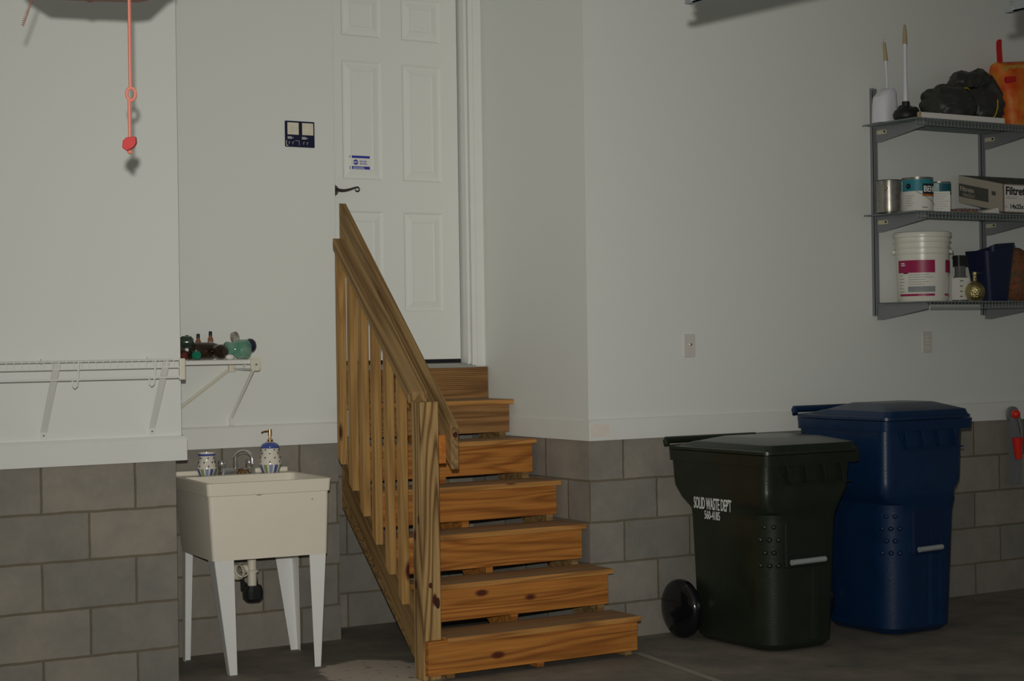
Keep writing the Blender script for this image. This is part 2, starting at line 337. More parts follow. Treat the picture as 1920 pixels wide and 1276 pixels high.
def empty(name, loc):
    o = bpy.data.objects.new(name, None); o.empty_display_size = .1; o.location = loc; o['_o'] = tuple(loc); COL.objects.link(o); return o
def tag(o, label=None, cat=None, group=None, kind=None):
    if label: o['label'] = label
    if cat: o['category'] = cat
    if group: o['group'] = group
    if kind: o['kind'] = kind
    return o
def board(name, m, parent, p0, p1, w, h, up=(0, 0, 1), bevel=.002, cut=None, slant=0):
    """a plank from p0 to p1 (centre line); w across, h along 'up'; grain follows its length.
    cut='plumb': ends cut vertical"""
    p0 = Vector(p0); p1 = Vector(p1); d = (p1-p0); Ln = d.length; d.normalize()
    up = Vector(up); up = (up-d*up.dot(d)).normalized(); sd = up.cross(d)
    off = 0
    if cut == 'plumb': off = (h/2)*d.z/max(1e-6, math.hypot(d.x, d.y))
    vs = []
    for e, s0 in ((0, -1), (Ln, 1)):
        for yy, zz in ((-w/2, -h/2), (w/2, -h/2), (w/2, h/2), (-w/2, h/2)):
            xx = e-(Ln/2) - (-1 if zz > 0 else 1)*off*1.0 - slant*yy
            vs.append((xx, yy, zz))
    me = bpy.data.meshes.new(name); me.from_pydata(vs, [], [(0,3,2,1),(4,5,6,7),(0,1,5,4),(1,2,6,5),(2,3,7,6),(3,0,4,7)])
    bm = bmesh.new(); bm.from_mesh(me); bmesh.ops.recalc_face_normals(bm, faces=bm.faces); bm.to_mesh(me); bm.free()
    me.materials.append(m); o = bpy.data.objects.new(name, me); COL.objects.link(o)
    c = (p0+p1)/2
    M = Matrix(((d.x, sd.x, up.x, c.x), (d.y, sd.y, up.y, c.y), (d.z, sd.z, up.z, c.z), (0, 0, 0, 1)))
    if parent is not None:
        o.parent = parent; o.matrix_local = Matrix.Translation(-Vector(parent['_o'])) @ M
    else: o.matrix_world = M
    if bevel:
        b = o.modifiers.new('bevel', 'BEVEL'); b.width = bevel; b.segments = 1; b.limit_method = 'ANGLE'
    return o
def text_mesh(body, size, ext=.0006, sx=1.0, off=0.0, align='LEFT'):
    cu = bpy.data.curves.new('lettering', 'FONT'); cu.body = body; cu.size = size; cu.extrude = ext; cu.offset = off; cu.resolution_u = 3; cu.align_x = align
    t = bpy.data.objects.new('lettering_tmp', cu); COL.objects.link(t); bpy.context.view_layer.update()
    dg = bpy.context.evaluated_depsgraph_get(); me = bpy.data.meshes.new_from_object(t.evaluated_get(dg))
    vs = [(v.co.x*sx, v.co.y, v.co.z) for v in me.vertices]; fs = [tuple(p.vertices) for p in me.polygons]
    bpy.data.objects.remove(t); bpy.data.curves.remove(cu); bpy.data.meshes.remove(me)
    return vs, fs
def flat_text(body, size, parent, m, org, right, up, name='lettering', **k):
    vs, fs = text_mesh(body, size, **k); R = Vector(right).normalized(); U = Vector(up).normalized(); Nn = R.cross(U); O = Vector(org)
    b = B(); b.add([O+R*x+U*y+Nn*z for x, y, z in vs], fs); return b.build(name, m, parent)
def round_text(body, size, parent, m, c, Rr, ang, z, name='lettering', **k):
    vs, fs = text_mesh(body, size, **k); b = B()
    b.add([(c[0]+(Rr+zz)*math.cos(math.radians(ang)+x/Rr), c[1]+(Rr+zz)*math.sin(math.radians(ang)+x/Rr), z+y) for x, y, zz in vs], fs); return b.build(name, m, parent)

def strokes(parent, m, org, right, up, n, length, pitch, h=.0022, t=.0004):
    R = Vector(right).normalized(); U = Vector(up).normalized(); Nn = R.cross(U); O = Vector(org); rnd = random.Random(n*7+int(length*1000))
    for k in range(n):
        L_ = length*rnd.uniform(.62, 1); b = B(); q = O-U*pitch*k; P = [q, q+R*L_, q+R*L_+U*h, q+U*h]; b.add(P+[p_+Nn*t for p_ in P], [(0, 3, 2, 1), (4, 5, 6, 7), (0, 1, 5, 4), (1, 2, 6, 5), (2, 3, 7, 6), (3, 0, 4, 7)]); b.build('print_line', m, parent)
def round_strokes(parent, m, c, Rr, a0, a1, z, n, pitch, h=.0022):
    rnd = random.Random(n*5+int(a1))
    for k in range(n): b = B(); b.shell(c, Rr, a0, a0+(a1-a0)*rnd.uniform(.6, 1), z-k*pitch, z-k*pitch+h, .0004, 8); b.build('print_line', m, parent)

# ------------------------------------------------------------------ the room
YA, YB, YC, YD, XS = 7.19, 7.87, 7.06, 8.05, 4.80
ZT, ZTT, ZC = .983, 1.089, 3.75
def st(o): return tag(o, kind='structure')
b = B(); b.box(-4, 11.5, -5, 8.6, -.1, 0); st(b.build('floor', FLOOR))
b = B(); b.box(-4, 11.5, -5, 8.6, ZC, ZC+.1); st(b.build('ceiling', CEIL))
b = B(); b.box(-4.1, -4, -5, 8.6, 0, ZC); st(b.build('wall_left', PAINT))
b = B(); b.box(11.5, 11.6, -5, 8.6, 0, ZC); st(b.build('wall_right', PAINT))
# wall with the long wire shelf
b = B(); b.box(-4, 2.732, YA+.02, 8.6, 0, ZT+.01); wA = st(b.build('wall_front', block_mat('block_front', 2.35)))
b = B(); b.box(-4, 2.752, YA, 8.6, ZT+.005, ZC); st(b.build('wall_front_drywall', PAINT))
b = B(); b.box(-4, 2.766, YA-.03, YA+.05, ZT, ZTT-.012); b.prism([(YA-.03, ZTT-.012), (YA-.02, ZTT), (YA+.05, ZTT), (YA+.05, ZTT-.012)], 'X', -4, 2.766); b.box(2.732, 2.766, YA, 7.84, ZT, ZTT)
st(b.build('trim_1', TRIMW))
# wall behind the laundry sink
b = B(); b.box(2.70, 3.842, YB+.015, 8.6, 0, ZT+.01); st(b.build('wall_sink', block_mat('block_sink', 3.43)))
b = B(); b.box(2.72, 3.836, YB, 8.6, ZT+.005, ZC); st(b.build('wall_sink_drywall', PAINT))
b = B(); b.box(2.768, 3.838, YB-.022, YB+.03, ZT, ZTT-.01); b.prism([(YB-.022, ZTT-.01), (YB-.010, ZTT), (YB+.02, ZTT), (YB+.02, ZTT-.01)], 'X', 2.768, 3.838); st(b.build('trim_2', TRIMW))
# recess behind the stairs
b = B(); b.box(3.80, 4.85, 8.20, 8.6, 0, 1.20); st(b.build('wall_recess', block_mat('block_recess', 3.84)))
b = B(); b.box(3.82, 3.87, YD, 8.55, 1.2, ZC); b.box(4.735, 4.86, YD, 8.55, 1.2, ZC); b.box(3.87, 4.735, YD, 8.55, 3.47, ZC); b.box(3.82, 4.86, YD, 8.55, 1.0, 1.33)
st(b.build('wall_recess_drywall', PAINT))
# side wall and right wall
b = B(); b.box(XS, 5.2, YC+.012, 8.6, 0, ZT+.01)
o = b.build('wall_side', block_mat('block_side', 7.263, 'Y')); st(o)
me = o.data; me.materials.append(block_mat('block_back', 5.215))
for p in me.polygons:
    if abs(p.normal.y) > .5: p.material_index = 1
b = B(); b.box(5.2, 11.5, YC+.012, 8.6, 0, ZT+.01); st(b.build('wall_back', block_mat('block_right', 5.215)))
b = B(); b.box(XS-.006, 11.5, YC, 8.6, ZT+.005, ZC); st(b.build('wall_back_drywall', PAINT))
b = B(); b.box(XS-.012, 11.5, YC-.012, YC+.03, ZT, ZTT-.008); b.box(XS-.0118, XS+.02, YC+.030, YD, ZT, ZTT-.008)
b.prism([(YC-.012, ZTT-.008), (YC-.003, ZTT), (YC+.02, ZTT), (YC+.02, ZTT-.008)], 'X', XS-.012, 11.5); b.box(XS-.008, XS+.02, YC, YD, ZTT-.008, ZTT)
st(b.build('trim_3', TRIMW))
b = B(); b.box(XS-.004, XS+.108, YC-.0128, YC-.011, 1.0, 1.066); st(b.build('trim_patch', mat('pinkish_filler', (.84, .76, .68), .7, noise=.06, nscale=40)))
b = B(); b.add([(4.785, 6.70, .0015), (4.825, 6.70, .0015), (4.70, 5.90, .0015), (4.66, 5.90, .0015)], [(0, 1, 2, 3)]); b.box(4.78, 4.80, 6.70, 6.71, .0, .0016)
st(b.build('floor_joint', mat('joint_filler', (.36, .33, .28), .8)))

# door, six panels
YDR = 8.095
dx0, dx1, dz0, dz1 = 3.88, 4.677, 1.386, 3.44
cols = [(3.992, 4.222), (4.343, 4.577)]; rows = [(1.638, 2.160), (2.322, 2.937), (3.062, 3.285)]
b = B(); xs = [dx0, cols[0][0], cols[0][1], cols[1][0], cols[1][1], dx1]; zs = [dz0]+[z for rr in rows for z in rr]+[dz1]
for i in range(5):
    for j in range(7):
        x0, x1, z0, z1 = xs[i], xs[i+1], zs[j], zs[j+1]
        if i in (1, 3) and j in (1, 3, 5):
            rings = [(0, 0), (.010, .009), (.020, .009), (.052, .001), (.056, 0.004)]
            q = [[(x0+d, YDR+y, z0+d), (x1-d, YDR+y, z0+d), (x1-d, YDR+y, z1-d), (x0+d, YDR+y, z1-d)] for d, y in rings]
            vs = [p for ring in q for p in ring]; fs = []
            for k in range(len(q)-1):
                for e in range(4): fs.append((k*4+e, k*4+(e+1) % 4, k*4+4+(e+1) % 4, k*4+4+e))
            fs.append(tuple(range(len(vs)-4, len(vs)))); b.add(vs, fs)
        else: b.add([(x0, YDR, z0), (x1, YDR, z0), (x1, YDR, z1), (x0, YDR, z1)], [(0, 1, 2, 3)])
b.add([(dx0, YDR, dz0), (dx1, YDR, dz0), (dx1, YDR, dz1), (dx0, YDR, dz1), (dx0, YDR+.045, dz0), (dx1, YDR+.045, dz0), (dx1, YDR+.045, dz1), (dx0, YDR+.045, dz1)],
      [(4, 5, 6, 7), (0, 1, 5, 4), (1, 2, 6, 5), (2, 3, 7, 6), (3, 0, 4, 7)])
door = b.build('door_1', DOORW); st(door)
b = B(); b.lathe((3.935, YDR, 2.262), [(.03, 0), (.03, -.004), (.020, -.014), (.012, -.022), (.010, -.05)], 20, (0, 1, 0))
pts = []
for t in range(25):
    s = t/24; pts.append((3.935+.115*s, YDR-.048, 2.262-.010*math.sin(s*math.pi)*(1-s)+.016*s*s))
for t in range(1, 12):
    a = math.pi/2-t*.42; pts.append((4.050+.011*math.cos(a), YDR-.048, 2.267+.011*math.sin(a)))
b.tube(pts, [.0095-.005*min(1, i/26) for i in range(len(pts))], 8)
b.build('door_handle', mat('dark_bronze', (.10, .085, .085), .4, metal=.8), door, smooth=True)
def sticker(x0, x1, z0, z1, y):
    b = B(); b.box(x0, x1, y-.0008, y, z0, z1); s = b.build('sticker', PAPER, door); s['label'] = 'blue and white security sticker'
    h = z1-z0
    b = B(); b.box(x0, x1, y-.0014, y-.0006, z0, z0+.24*h); b.box(x0, x1, y-.0014, y-.0006, z1-.17*h, z1)
    b.lathe((x0+.30*(x1-x0), y-.0006, z0+.53*h), [(.0145, 0), (.0145, -.001)], 8, (0, 1, 0))
    b.build('sticker_print', STKB, s)
    flat_text('ADT', .013, s, WINK, (x0+.19*(x1-x0), y-.0018, z0+.47*h), (1, 0, 0), (0, 0, 1), sx=.9, off=.0003)
    flat_text('Security\nServices', .0125, s, STKB, (x0+.50*(x1-x0), y-.0010, z0+.56*h), (1, 0, 0), (0, 0, 1), off=.0002)
    strokes(s, WINK, (x0+.16*(x1-x0), y-.0016, z0+.15*h), (1, 0, 0), (0, 0, 1), 2, .07, .006, .0022)
sticker(4.034, 4.150, 2.374, 2.446, YDR+.004)
b = B(); b.box(3.87, 4.70, YDR+.020, YDR+.05, 1.362, dz1+.01); st(b.build('door_gap', DARK))
b = B()
for x0, x1, y0 in ((4.690, 4.700, 8.040), (4.700, 4.712, 8.052), (4.712, 4.738, 8.030), (4.738, 4.772, 8.024), (4.772, 4.793, 8.034)): b.box(x0, x1, y0, YDR+.03, 1.346, 3.50)
b.box(3.83, 4.793, 8.030, YDR+.03, 3.452, 3.53)
b.box(3.838, 3.876, 8.034, YDR+.03, 1.346, 3.50)
st(b.build('trim_4', TRIMW))
b = B(); b.box(3.85, 4.712, 7.995, YDR+.03, 1.340, 1.352); b.prism([(8.03, 1.352), (8.05, 1.362), (8.12, 1.366), (8.12, 1.352)], 'X', 3.86, 4.71); st(b.build('trim_5', ALU))

# ------------------------------------------------------------------ stairs
SX, SY = 4.26, 7.3
stair = empty('wooden_staircase', (SX, SY, 0)); tag(stair, 'open wooden staircase with railing climbing to the white door', 'staircase')
TZ = [.184, .383, .579, .7785, .978, 1.174]           # tread tops
NY = [6.636+.2205*i for i in range(6)]                 # nosing fronts
RY = [6.662, 6.880, 7.100, 7.321, 7.541, 7.762]        # riser fronts
for i in range(6):
    x0, x1 = ((3.748, 3.748, 3.748, 3.752, 3.806, 3.850)[i], 4.786)
    y1 = (RY[i+1] if i < 5 else 7.995)-.001
    board('tread', TREAD, stair, (x0, (NY[i]+y1)/2, TZ[i]-.0125), (x1, (NY[i]+y1)/2, TZ[i]-.0125), y1-NY[i], .025)
    if i == 0: board('riser', STEP, stair, (3.656, 6.661, .100), (4.770, 6.661, .100), .036, .150)
    else:
        board('riser', STEP if i < 5 else OLDW, stair, (x0, RY[i]+.0095, TZ[i]-.025-.0725), (x1-.014, RY[i]+.0095, TZ[i]-.025-.0725), .019, .145)
# grooved top riser made of a decking board
pr = [(8.02, 1.175), (7.998, 1.175), (7.998, 1.218)]
zz = 1.218
for k in range(12): pr += [(7.998, zz+.006), (8.004, zz+.0066), (8.004, zz+.0096), (7.998, zz+.0102)]; zz += .0102
pr += [(7.998, 1.342), (8.02, 1.342)]
b = B(); b.prism([(y-8.0, z-1.26) for y, z in pr], 'X', -.465, .47); o = b.build('riser', OLDW, None, origin=(0, 0, 0)); del o['_o']
o.parent = stair; o.location = (4.318-SX, 8.0-SY, 1.26)
# sawtooth stringers
for x in (3.768, 4.235, 4.722):
    top = [(6.680, 0)]
    for i in range(6):
        top += [((6.680 if i == 0 else RY[i]+.020), TZ[i]-.026)]
        top += [((RY[i+1]+.020 if i < 5 else 7.995), TZ[i]-.026)]
    low = [(7.995, .94), (6.93, 0)]
    if x < 4:
        top = [p_ for p_ in top if p_[0] < 7.70]; top += [(7.70, top[-1][1])]; low = [(7.70, .94-.295*.8826), (6.93, 0)]
    b = B(); n0 = len(top)
    b.prism([(p[0]-SY, p[1]-.5) for p in top+low], 'X', -.019, .019)
    o = b.build('stringer', RAILW if x != 4.235 else STEP, None, origin=(0, 0, 0)); del o['_o']; o.parent = stair; o.location = (x+.019-SX, 0, .5)
# newel post, railing
board('newel_post', POSTW, stair, (3.699, 6.7255, 0), (3.699, 6.7255, 1.216), .089, .089, up=(1, 0, 0), bevel=.004)
def zc(y): return 1.222+(y-6.79)*.971        # underside line of the cap rail
board('top_rail', RAILW, stair, (3.693, 6.774, zc(6.774)+.027), (3.693, 7.514, zc(7.514)+.027), .094, .037, cut='plumb')
def zl(y): return .050+(y-6.818)*.985      # lower line of bottom rail, which runs behind the balusters
board('bottom_rail', RAILD, stair, (3.719, 6.774, zl(6.774)+.092), (3.719, 7.535, zl(7.535)+.092), .038, .128, cut='plumb')
for y in (6.924, 7.046, 7.171, 7.293, 7.406, 7.525):
    yc = y-.020
    board('baluster', BALW, stair, (3.679, yc, .281+(yc-6.858)*.985), (3.679, yc, zc(yc)+.004), .038, .037, up=(1, 0, 0), bevel=.0015, slant=.95)
board('spacer', RAILW, stair, (3.763, 6.69, 1.006), (3.763, 6.86, 1.006+.17*.945), .036, .086, cut='plumb')
b = B(); b.box(3.7465, 3.780, 6.6865, 6.6900, .944, 1.068); b.build('spacer_end', ENDG, stair)
hr = board('handrail', RAILW, stair, (3.800, 6.64, 1.014), (3.800, 7.715, 1.014+1.075*.980), .038, .137, cut='plumb')

KNOT = mat('resin_knot', (.085, .022, .012), .5, noise=.5, nscale=60)
for kx, ky, kz, a_, b_, nrm in ((3.724, 6.6805, .335, .012, .024, 'Y'), (3.690, 6.6805, .415, .008, .013, 'Y'), (3.6545, 6.745, .415, .010, .020, 'X'), (3.6545, 6.715, .700, .008, .020, 'X'), (3.802, 6.6400, 1.070, .012, .013, 'Y')):
    b = B(); P_ = 14
    if nrm == 'Y': b.prism([(kx+a_*math.cos(6.2832*i/P_), kz+b_*math.sin(6.2832*i/P_)*(1+.3*math.cos(6.2832*i/P_))) for i in range(P_)], 'Y', ky-.0008, ky+.001)
    else: b.prism([(ky+a_*math.cos(6.2832*i/P_), kz+b_*math.sin(6.2832*i/P_)*(1+.3*math.cos(6.2832*i/P_))) for i in range(P_)], 'X', kx-.0008, kx+.001)
    b.build('knot', KNOT, stair)
NAIL = mat('nail_steel', (.55, .55, .52), .35, metal=.8)
for nx, ny, nz in ((3.70, 6.6425, .148), (3.70, 6.6425, .105), (3.73, 6.6425, .150), (3.74, 6.6425, .100), (4.26, 6.6425, .150), (4.262, 6.6425, .120), (4.735, 6.6425, .148), (4.742, 6.6425, .118), (4.738, 6.6425, .062), (4.255, 6.8795, .338), (4.256, 6.8795, .300), (4.254, 6.8795, .262), (4.745, 6.8795, .335), (4.75, 7.0995, .530), (4.748, 7.3205, .735)):
    b = B(); b.lathe((nx, ny+.001, nz), [(.0032, 0), (.0032, -.0012)], 8, (0, 1, 0)); b.build('nail', NAIL, stair)

# ------------------------------------------------------------------ long wire shelf
ws = empty('wire_shelf', (1.9, 7.19, 1.35)); tag(ws, 'white wire shelf with hanging rod on the left wall', 'shelf')
ZS = 1.418; XF, XE = 1.2, 2.672; YF = 6.985
b = B()
for y in (YF, 7.05, 7.11, 7.172): b.tube([(XF, y, ZS), (XE, y, ZS)], .0028, 6)
x = XF+.01
while x < XE: b.tube([(x, 7.172, ZS+.003), (x, YF-.003, ZS+.003), (x, YF-.003, ZS-.030)], .0016, 5); x += .0305
b.build('shelf_deck', WIREW, ws, smooth=True)
b = B(); b.tube([(XF, YF, ZS-.031), (XE, YF, ZS-.031)], .003, 6); b.build('front_lip', WIREW, ws, smooth=True)
b = B(); b.tube([(XF, YF-.006, ZS-.073), (XE+.015, YF-.006, ZS-.073)], .0042, 8); b.build('hang_rod', WIREW, ws, smooth=True)
for x in (1.905, 2.232, 2.558):
    b = B(); b.tube([(x+.004, YF-.005, ZS), (x, YF-.006, ZS-.07), (x-.006, YF-.010, ZS-.10), (x-.014, YF-.006, ZS-.108), (x-.020, YF, ZS-.10), (x-.021, YF+.002, ZS-.078)], .0034, 6)
    b.build('rod_hook', WIREW, ws, smooth=True)
for xa, xb in ((2.148, 2.148), (2.617, 2.612)):
    b = B(); w2 = .013
    b.add([(xa-w2, 7.186, 1.128), (xa+w2, 7.186, 1.128), (xb+w2, YF+.004, ZS-.004), (xb-w2, YF+.004, ZS-.004), (xa-w2, 7.176, 1.126), (xa+w2, 7.176, 1.126), (xb+w2, YF-.004, ZS-.010), (xb-w2, YF-.004, ZS-.010)],
          [(0, 1, 2, 3), (4, 7, 6, 5), (0, 4, 5, 1), (1, 5, 6, 2), (2, 6, 7, 3), (3, 7, 4, 0)])
    b.box(xa-.014, xa+.014, 7.183, 7.19, 1.098, 1.130); br_ = b.build('shelf_brace', WIREW, ws, bevel=.001)
    b = B(); b.lathe((xa, 7.184, 1.112), [(.004, 0), (.004, -.004)], 10, (0, 1, 0)); b.build('screw', GREYM, br_)
for x in (2.145, 2.602): b = B(); b.box(x-.006, x+.006, 7.165, 7.19, ZS-.012, ZS+.014); b.build('wall_clip', WIREW, ws)
b = B(); b.box(XE-.004, XE+.02, YF-.010, YF+.010, ZS-.084, ZS+.006); b.build('end_cap', BEIGE, ws, bevel=.003)

# ------------------------------------------------------------------ short shelf above the sink
ss = empty('corner_shelf', (3.0, 7.87, 1.40)); tag(ss, 'short white wire shelf holding bottles above the sink', 'shelf')
ZB = 1.404; X1 = 3.268
b = B()
for y in (7.60, 7.66, 7.72, 7.78, 7.855): b.tube([(2.76, y, ZB), (X1, y, ZB)], .003, 6)
x = 2.78
while x < X1: b.tube([(x, 7.86, ZB+.003), (x, 7.60, ZB+.003), (x, 7.60, ZB-.012)], .0018, 5); x += .026
b.box(2.76, X1-.01, 7.597, 7.604, ZB-.016, ZB-.002); b.box(2.76, X1-.04, 7.80, 7.812, ZB-.014, ZB)
b.build('shelf_deck', WIREW, ss)
b = B(); b.tube([(X1, 7.60, ZB), (X1, 7.865, ZB)], .0045, 8); b.tube([(X1, 7.60, ZB-.043), (X1, 7.865, ZB-.043)], .0045, 8); b.box(X1-.002, X1+.003, 7.70, 7.712, ZB-.043, ZB)
b.build('side_rail', WIREW, ss, smooth=True)
b = B(); b.box(X1-.020, X1+.012, 7.838, 7.862, ZB-.058, ZB+.008); b.build('rear_cap', BEIGE, ss, bevel=.004)
b = B(); b.rrect([(0, 0, .062, 0, .05, .016), (.012, 0, .062, 0, .05, .016)])
vs = [(X1-.018+xx*.80, 7.597-z, ZB-.050+y*1.22) for xx, y, z in b.v]; b.v = vs; ec = b.build('front_cap', BEIGE, ss, bevel=.002)
b = B(); b.lathe((X1+.008, 7.5845, ZB-.02), [(.005, 0), (.005, -.003)], 10, (0, 1, 0)); b.build('screw', GREYM, ec)
b = B(); b.tube([(X1-.004, 7.60, ZB-.05), (3.262, 7.862, 1.125)], .0075, 8); b.box(3.252, 3.272, 7.855, 7.87, 1.090, 1.128); b.build('shelf_brace', WIREW, ss)
b = B(); b.tube([(3.245, 7.85, ZB-.050), (2.86, 7.85, 1.085)], .008, 6); b.build('corner_brace', BEIGE, ss)

# bottles lying and standing on that shelf (top of deck ZB+.006)
ZK = ZB+.0065
def lying(name, c, yaw, prof, m, label, cat='bottle', n=20, group=None):
    d = (math.cos(math.radians(yaw)), math.sin(math.radians(yaw)), 0); bb = B(); bb.lathe(c, prof, n, d); return tag(bb.build(name, m, None, smooth=True), label, cat, group)
jug = [(.0, 0), (.036, .0), (.040, .006), (.040, .10), (.034, .125), (.016, .150), (.014, .175)]
j1 = lying('brown_bottle', (3.030, 7.765, ZK+.041), 4, jug, BROWNG, 'large dark brown glass bottle lying in the middle of the shelf pile', group='brown bottles lying on the short shelf')
j2 = lying('brown_bottle', (2.895, 7.690, ZK+.030), -5, [(r*.72, h*.5) for r, h in jug], BROWNG, 'small brown bottle lying at the left end of the shelf, beside the emerald cap', group='brown bottles lying on the short shelf')
b = B(); b.lathe((2.945, 7.668, ZK+.020), [(.016, 0), (.016, -.016)], 16, (-.5, 1, 0)); b.build('red_label', MAROON, j2)
b = B(); b.lathe((3.005, 7.645, ZK+.022), [(.010, 0), (.012, .01), (.020, .03), (.021, .06), (.0, .062)], 16, (-.1, 1, 0)); o = tag(b.build('capped_bottle', BROWNG, None, smooth=True), 'small brown bottle lying end-on with an emerald green cap facing out', 'bottle')
b = B(); b.lathe((3.005, 7.645, ZK+.021), [(.017, -.012), (.020, -.008), (.021, .006), (.012, .008)], 20, (-.2, 1, 0)); b.build('green_cap', GRNC, o, smooth=True)
j3 = lying('dark_bottle', (2.965, 7.745, ZK+.083), -12, [(.0, 0), (.022, 0), (.028, .01), (.028, .05), (.018, .06)], mat('dark_green_glass', (.03, .05, .035), .15, spec=.6), 'dark round bottle end perched left above the brown bottles')
j4 = lying('brown_bottle', (3.135, 7.700, ZK+.036), -92, [(r*.85, h*.45) for r, h in jug], BROWNG, 'brown bottle lying end-on beside the pale green bottle', group='brown bottles lying on the short shelf')
for i, (x, zb, lab) in enumerate(((3.032, .066, 'small amber dropper bottle, leftmost of the three standing with black caps'), (3.088, .072, 'small amber dropper bottle, middle of the three standing with black caps'), (3.150, .083, 'small amber dropper bottle, rightmost of the three standing with black caps'))):
    bb = B(); z0 = ZK+.0
    bb.lathe((x, 7.832, z0), [(.012, 0), (.0135, .004), (.0135, zb+.012), (.008, zb+.026), (.008, zb+.030)], 16)
    o = tag(bb.build('dropper_bottle', mat('amber_glass', (.26, .11, .055), .15, spec=.6), None, smooth=True), lab, 'bottle', 'amber dropper bottles')
    bb = B(); bb.lathe((x, 7.832, z0+zb+.028), [(.0085, 0), (.0085, .018), (.0065, .022)], 14); bb.build('cap', BLACKP, o, smooth=True)
    bb = B(); bb.shell((x, 7.832), .0136, -150, -85, z0+zb-.03, z0+zb); bb.build('label', PAPER, o)
# pale green bottle: block shoulders and round navy cap
bb = B(); bb.lathe((3.168, 7.705, ZK+.046), [(.030, 0), (.038, .008), (.034, .03), (.038, .055), (.046, .062), (.046, .110), (.040, .118), (.030, .124)], 22, (1, -.15, 0)); bb.v = [(x, y, max(z, ZK)) for x, y, z in bb.v]
o = tag(bb.build('green_glass_bottle', GRNG, None, smooth=True), 'pale green glass bottle lying on its side with a round navy cap', 'bottle')
bb = B(); bb.ball((3.292, 7.690, ZK+.062), .030, .030, .034); bb.build('cap', mat('navy_cap', (.02, .02, .045), .35), o, smooth=True)
bb = B(); bb.lathe((3.255, 7.775, ZK+.083), [(.014, 0), (.020, .006), (.022, .022), (.018, .040), (.012, .046)], 16, (-.25, -.1, .9))
o = tag(bb.build('cream_jar', mat('cream_jar_mat', (.66, .61, .5), .4, col2=(.16, .13, .13), nscale=22), None, smooth=True), 'small cream jar tilted behind the navy capped bottle', 'jar')
bb = B(); bb.ball((3.165, 7.635, ZK+.010), .022, .014, .013, wob=.06); tag(bb.build('crumpled_tissue', PAPER, None, smooth=True), 'white crumpled wad under the green glass bottle', 'tissue')

# ------------------------------------------------------------------ laundry sink
sk = empty('laundry_sink', (2.910, 7.295, 0)); sk.rotation_euler.z = math.radians(-4.6); tag(sk, 'cream utility tub sink on four white steel legs against block wall', 'sink')
RZ = .862
fx0, fx1, fy, by = 2.910, 3.516, 7.295, 7.852
b = B()
secs = [(.514, 2.938, 3.483, 7.320, 7.815, .018), (.75, 2.920, 3.485, 7.302, 7.845, .018), (.803, 2.917, 3.485, 7.300, 7.847, .018), (.806, 2.910, 3.491, 7.293, by, .018), (RZ, 2.905, 3.495, 7.288, by, .018)]
b.rrect(secs, 5, True, False)
inner = [(RZ, 2.930, 3.472, 7.312, 7.735, .03), (.83, 2.935, 3.467, 7.318, 7.725, .04), (.58, 2.965, 3.437, 7.35, 7.69, .05)]
b.rrect(inner, 5, False, True)
# rim ring
seg = 5; N = 4*(seg+1)
def ring(x0, x1, y0, y1, r, z):
    out = []
    for (cx, cy, a) in ((x1-r, y1-r, 0), (x0+r, y1-r, 90), (x0+r, y0+r, 180), (x1-r, y0+r, 270)):
        for i in range(seg+1):
            t = math.radians(a+90*i/seg); out.append((cx+r*math.cos(t), cy+r*math.sin(t), z))
    return out
b.add(ring(2.905, 3.495, 7.288, by, .018, RZ)+ring(2.930, 3.472, 7.312, 7.735, .03, RZ), [(k, (k+1) % N, N+(k+1) % N, N+k) for k in range(N)])
b.build('tub', TUB, sk, smooth=True)
for q0, q1 in ((2.912, 3.09), (3.315, 3.480)):
    b = B(); b.box(q0, q1, 7.834, by, RZ, RZ+.022); b.build('back_ledge', TUB, sk, bevel=.005)
GRIME = mat('grimy_plastic', (.42, .38, .30), .6)
for x0 in (3.040, 3.340):
    for k in range(7): b = B(); b.box(x0+k*.016, x0+k*.016+.009, 7.737, 7.742, RZ+.0005, RZ+.004); b.build('soap_ridge', GRIME, sk)
# bits of dried stain
RUST = mat('rust_stain', (.18, .09, .05), .8)
for tri in ([(3.40, 7.2995, .765), (3.406, 7.2995, .768), (3.404, 7.2995, .776)], [(3.13, 7.2985, .800), (3.17, 7.2985, .801), (3.15, 7.2985, .8035)]): b = B(); b.add(tri, [(0, 1, 2)]); b.build('stain', RUST, sk)
# tapered L-section legs
def leg(cx, cy, sx, sy, tx, ty, tw=.092, fw=.036):
    """corner at (cx,cy,.515); flanges reach sx*tw in x, sy*tw in y; foot corner at (tx,ty,0)"""
    th = .002
    bb = B(); z1, z0 = .516, 0
    def fl_(ax):
        if ax == 'x': A = [(cx, cy, z1), (cx+sx*tw, cy, z1), (tx+sx*fw, ty, z0), (tx, ty, z0)]; off = Vector((0, sy*th, 0))
        else: A = [(cx, cy, z1), (cx, cy+sy*tw, z1), (tx, ty+sy*fw, z0), (tx, ty, z0)]; off = Vector((sx*th, 0, 0))
        A = [Vector(a) for a in A]; bb.add(A+[a+off for a in A], [(0, 1, 2, 3), (7, 6, 5, 4), (0, 4, 5, 1), (1, 5, 6, 2), (2, 6, 7, 3), (3, 7, 4, 0)])
    fl_('x'); fl_('y'); return bb.build('leg', ENAM, sk)
leg(2.944, 7.325, 1, 1, 3.008, 7.322); leg(3.475, 7.325, -1, 1, 3.443, 7.322, .080, .030); leg(2.940, 7.80, 1, -1, 2.935, 7.80, .05, .036); leg(3.480, 7.80, -1, -1, 3.505, 7.80)
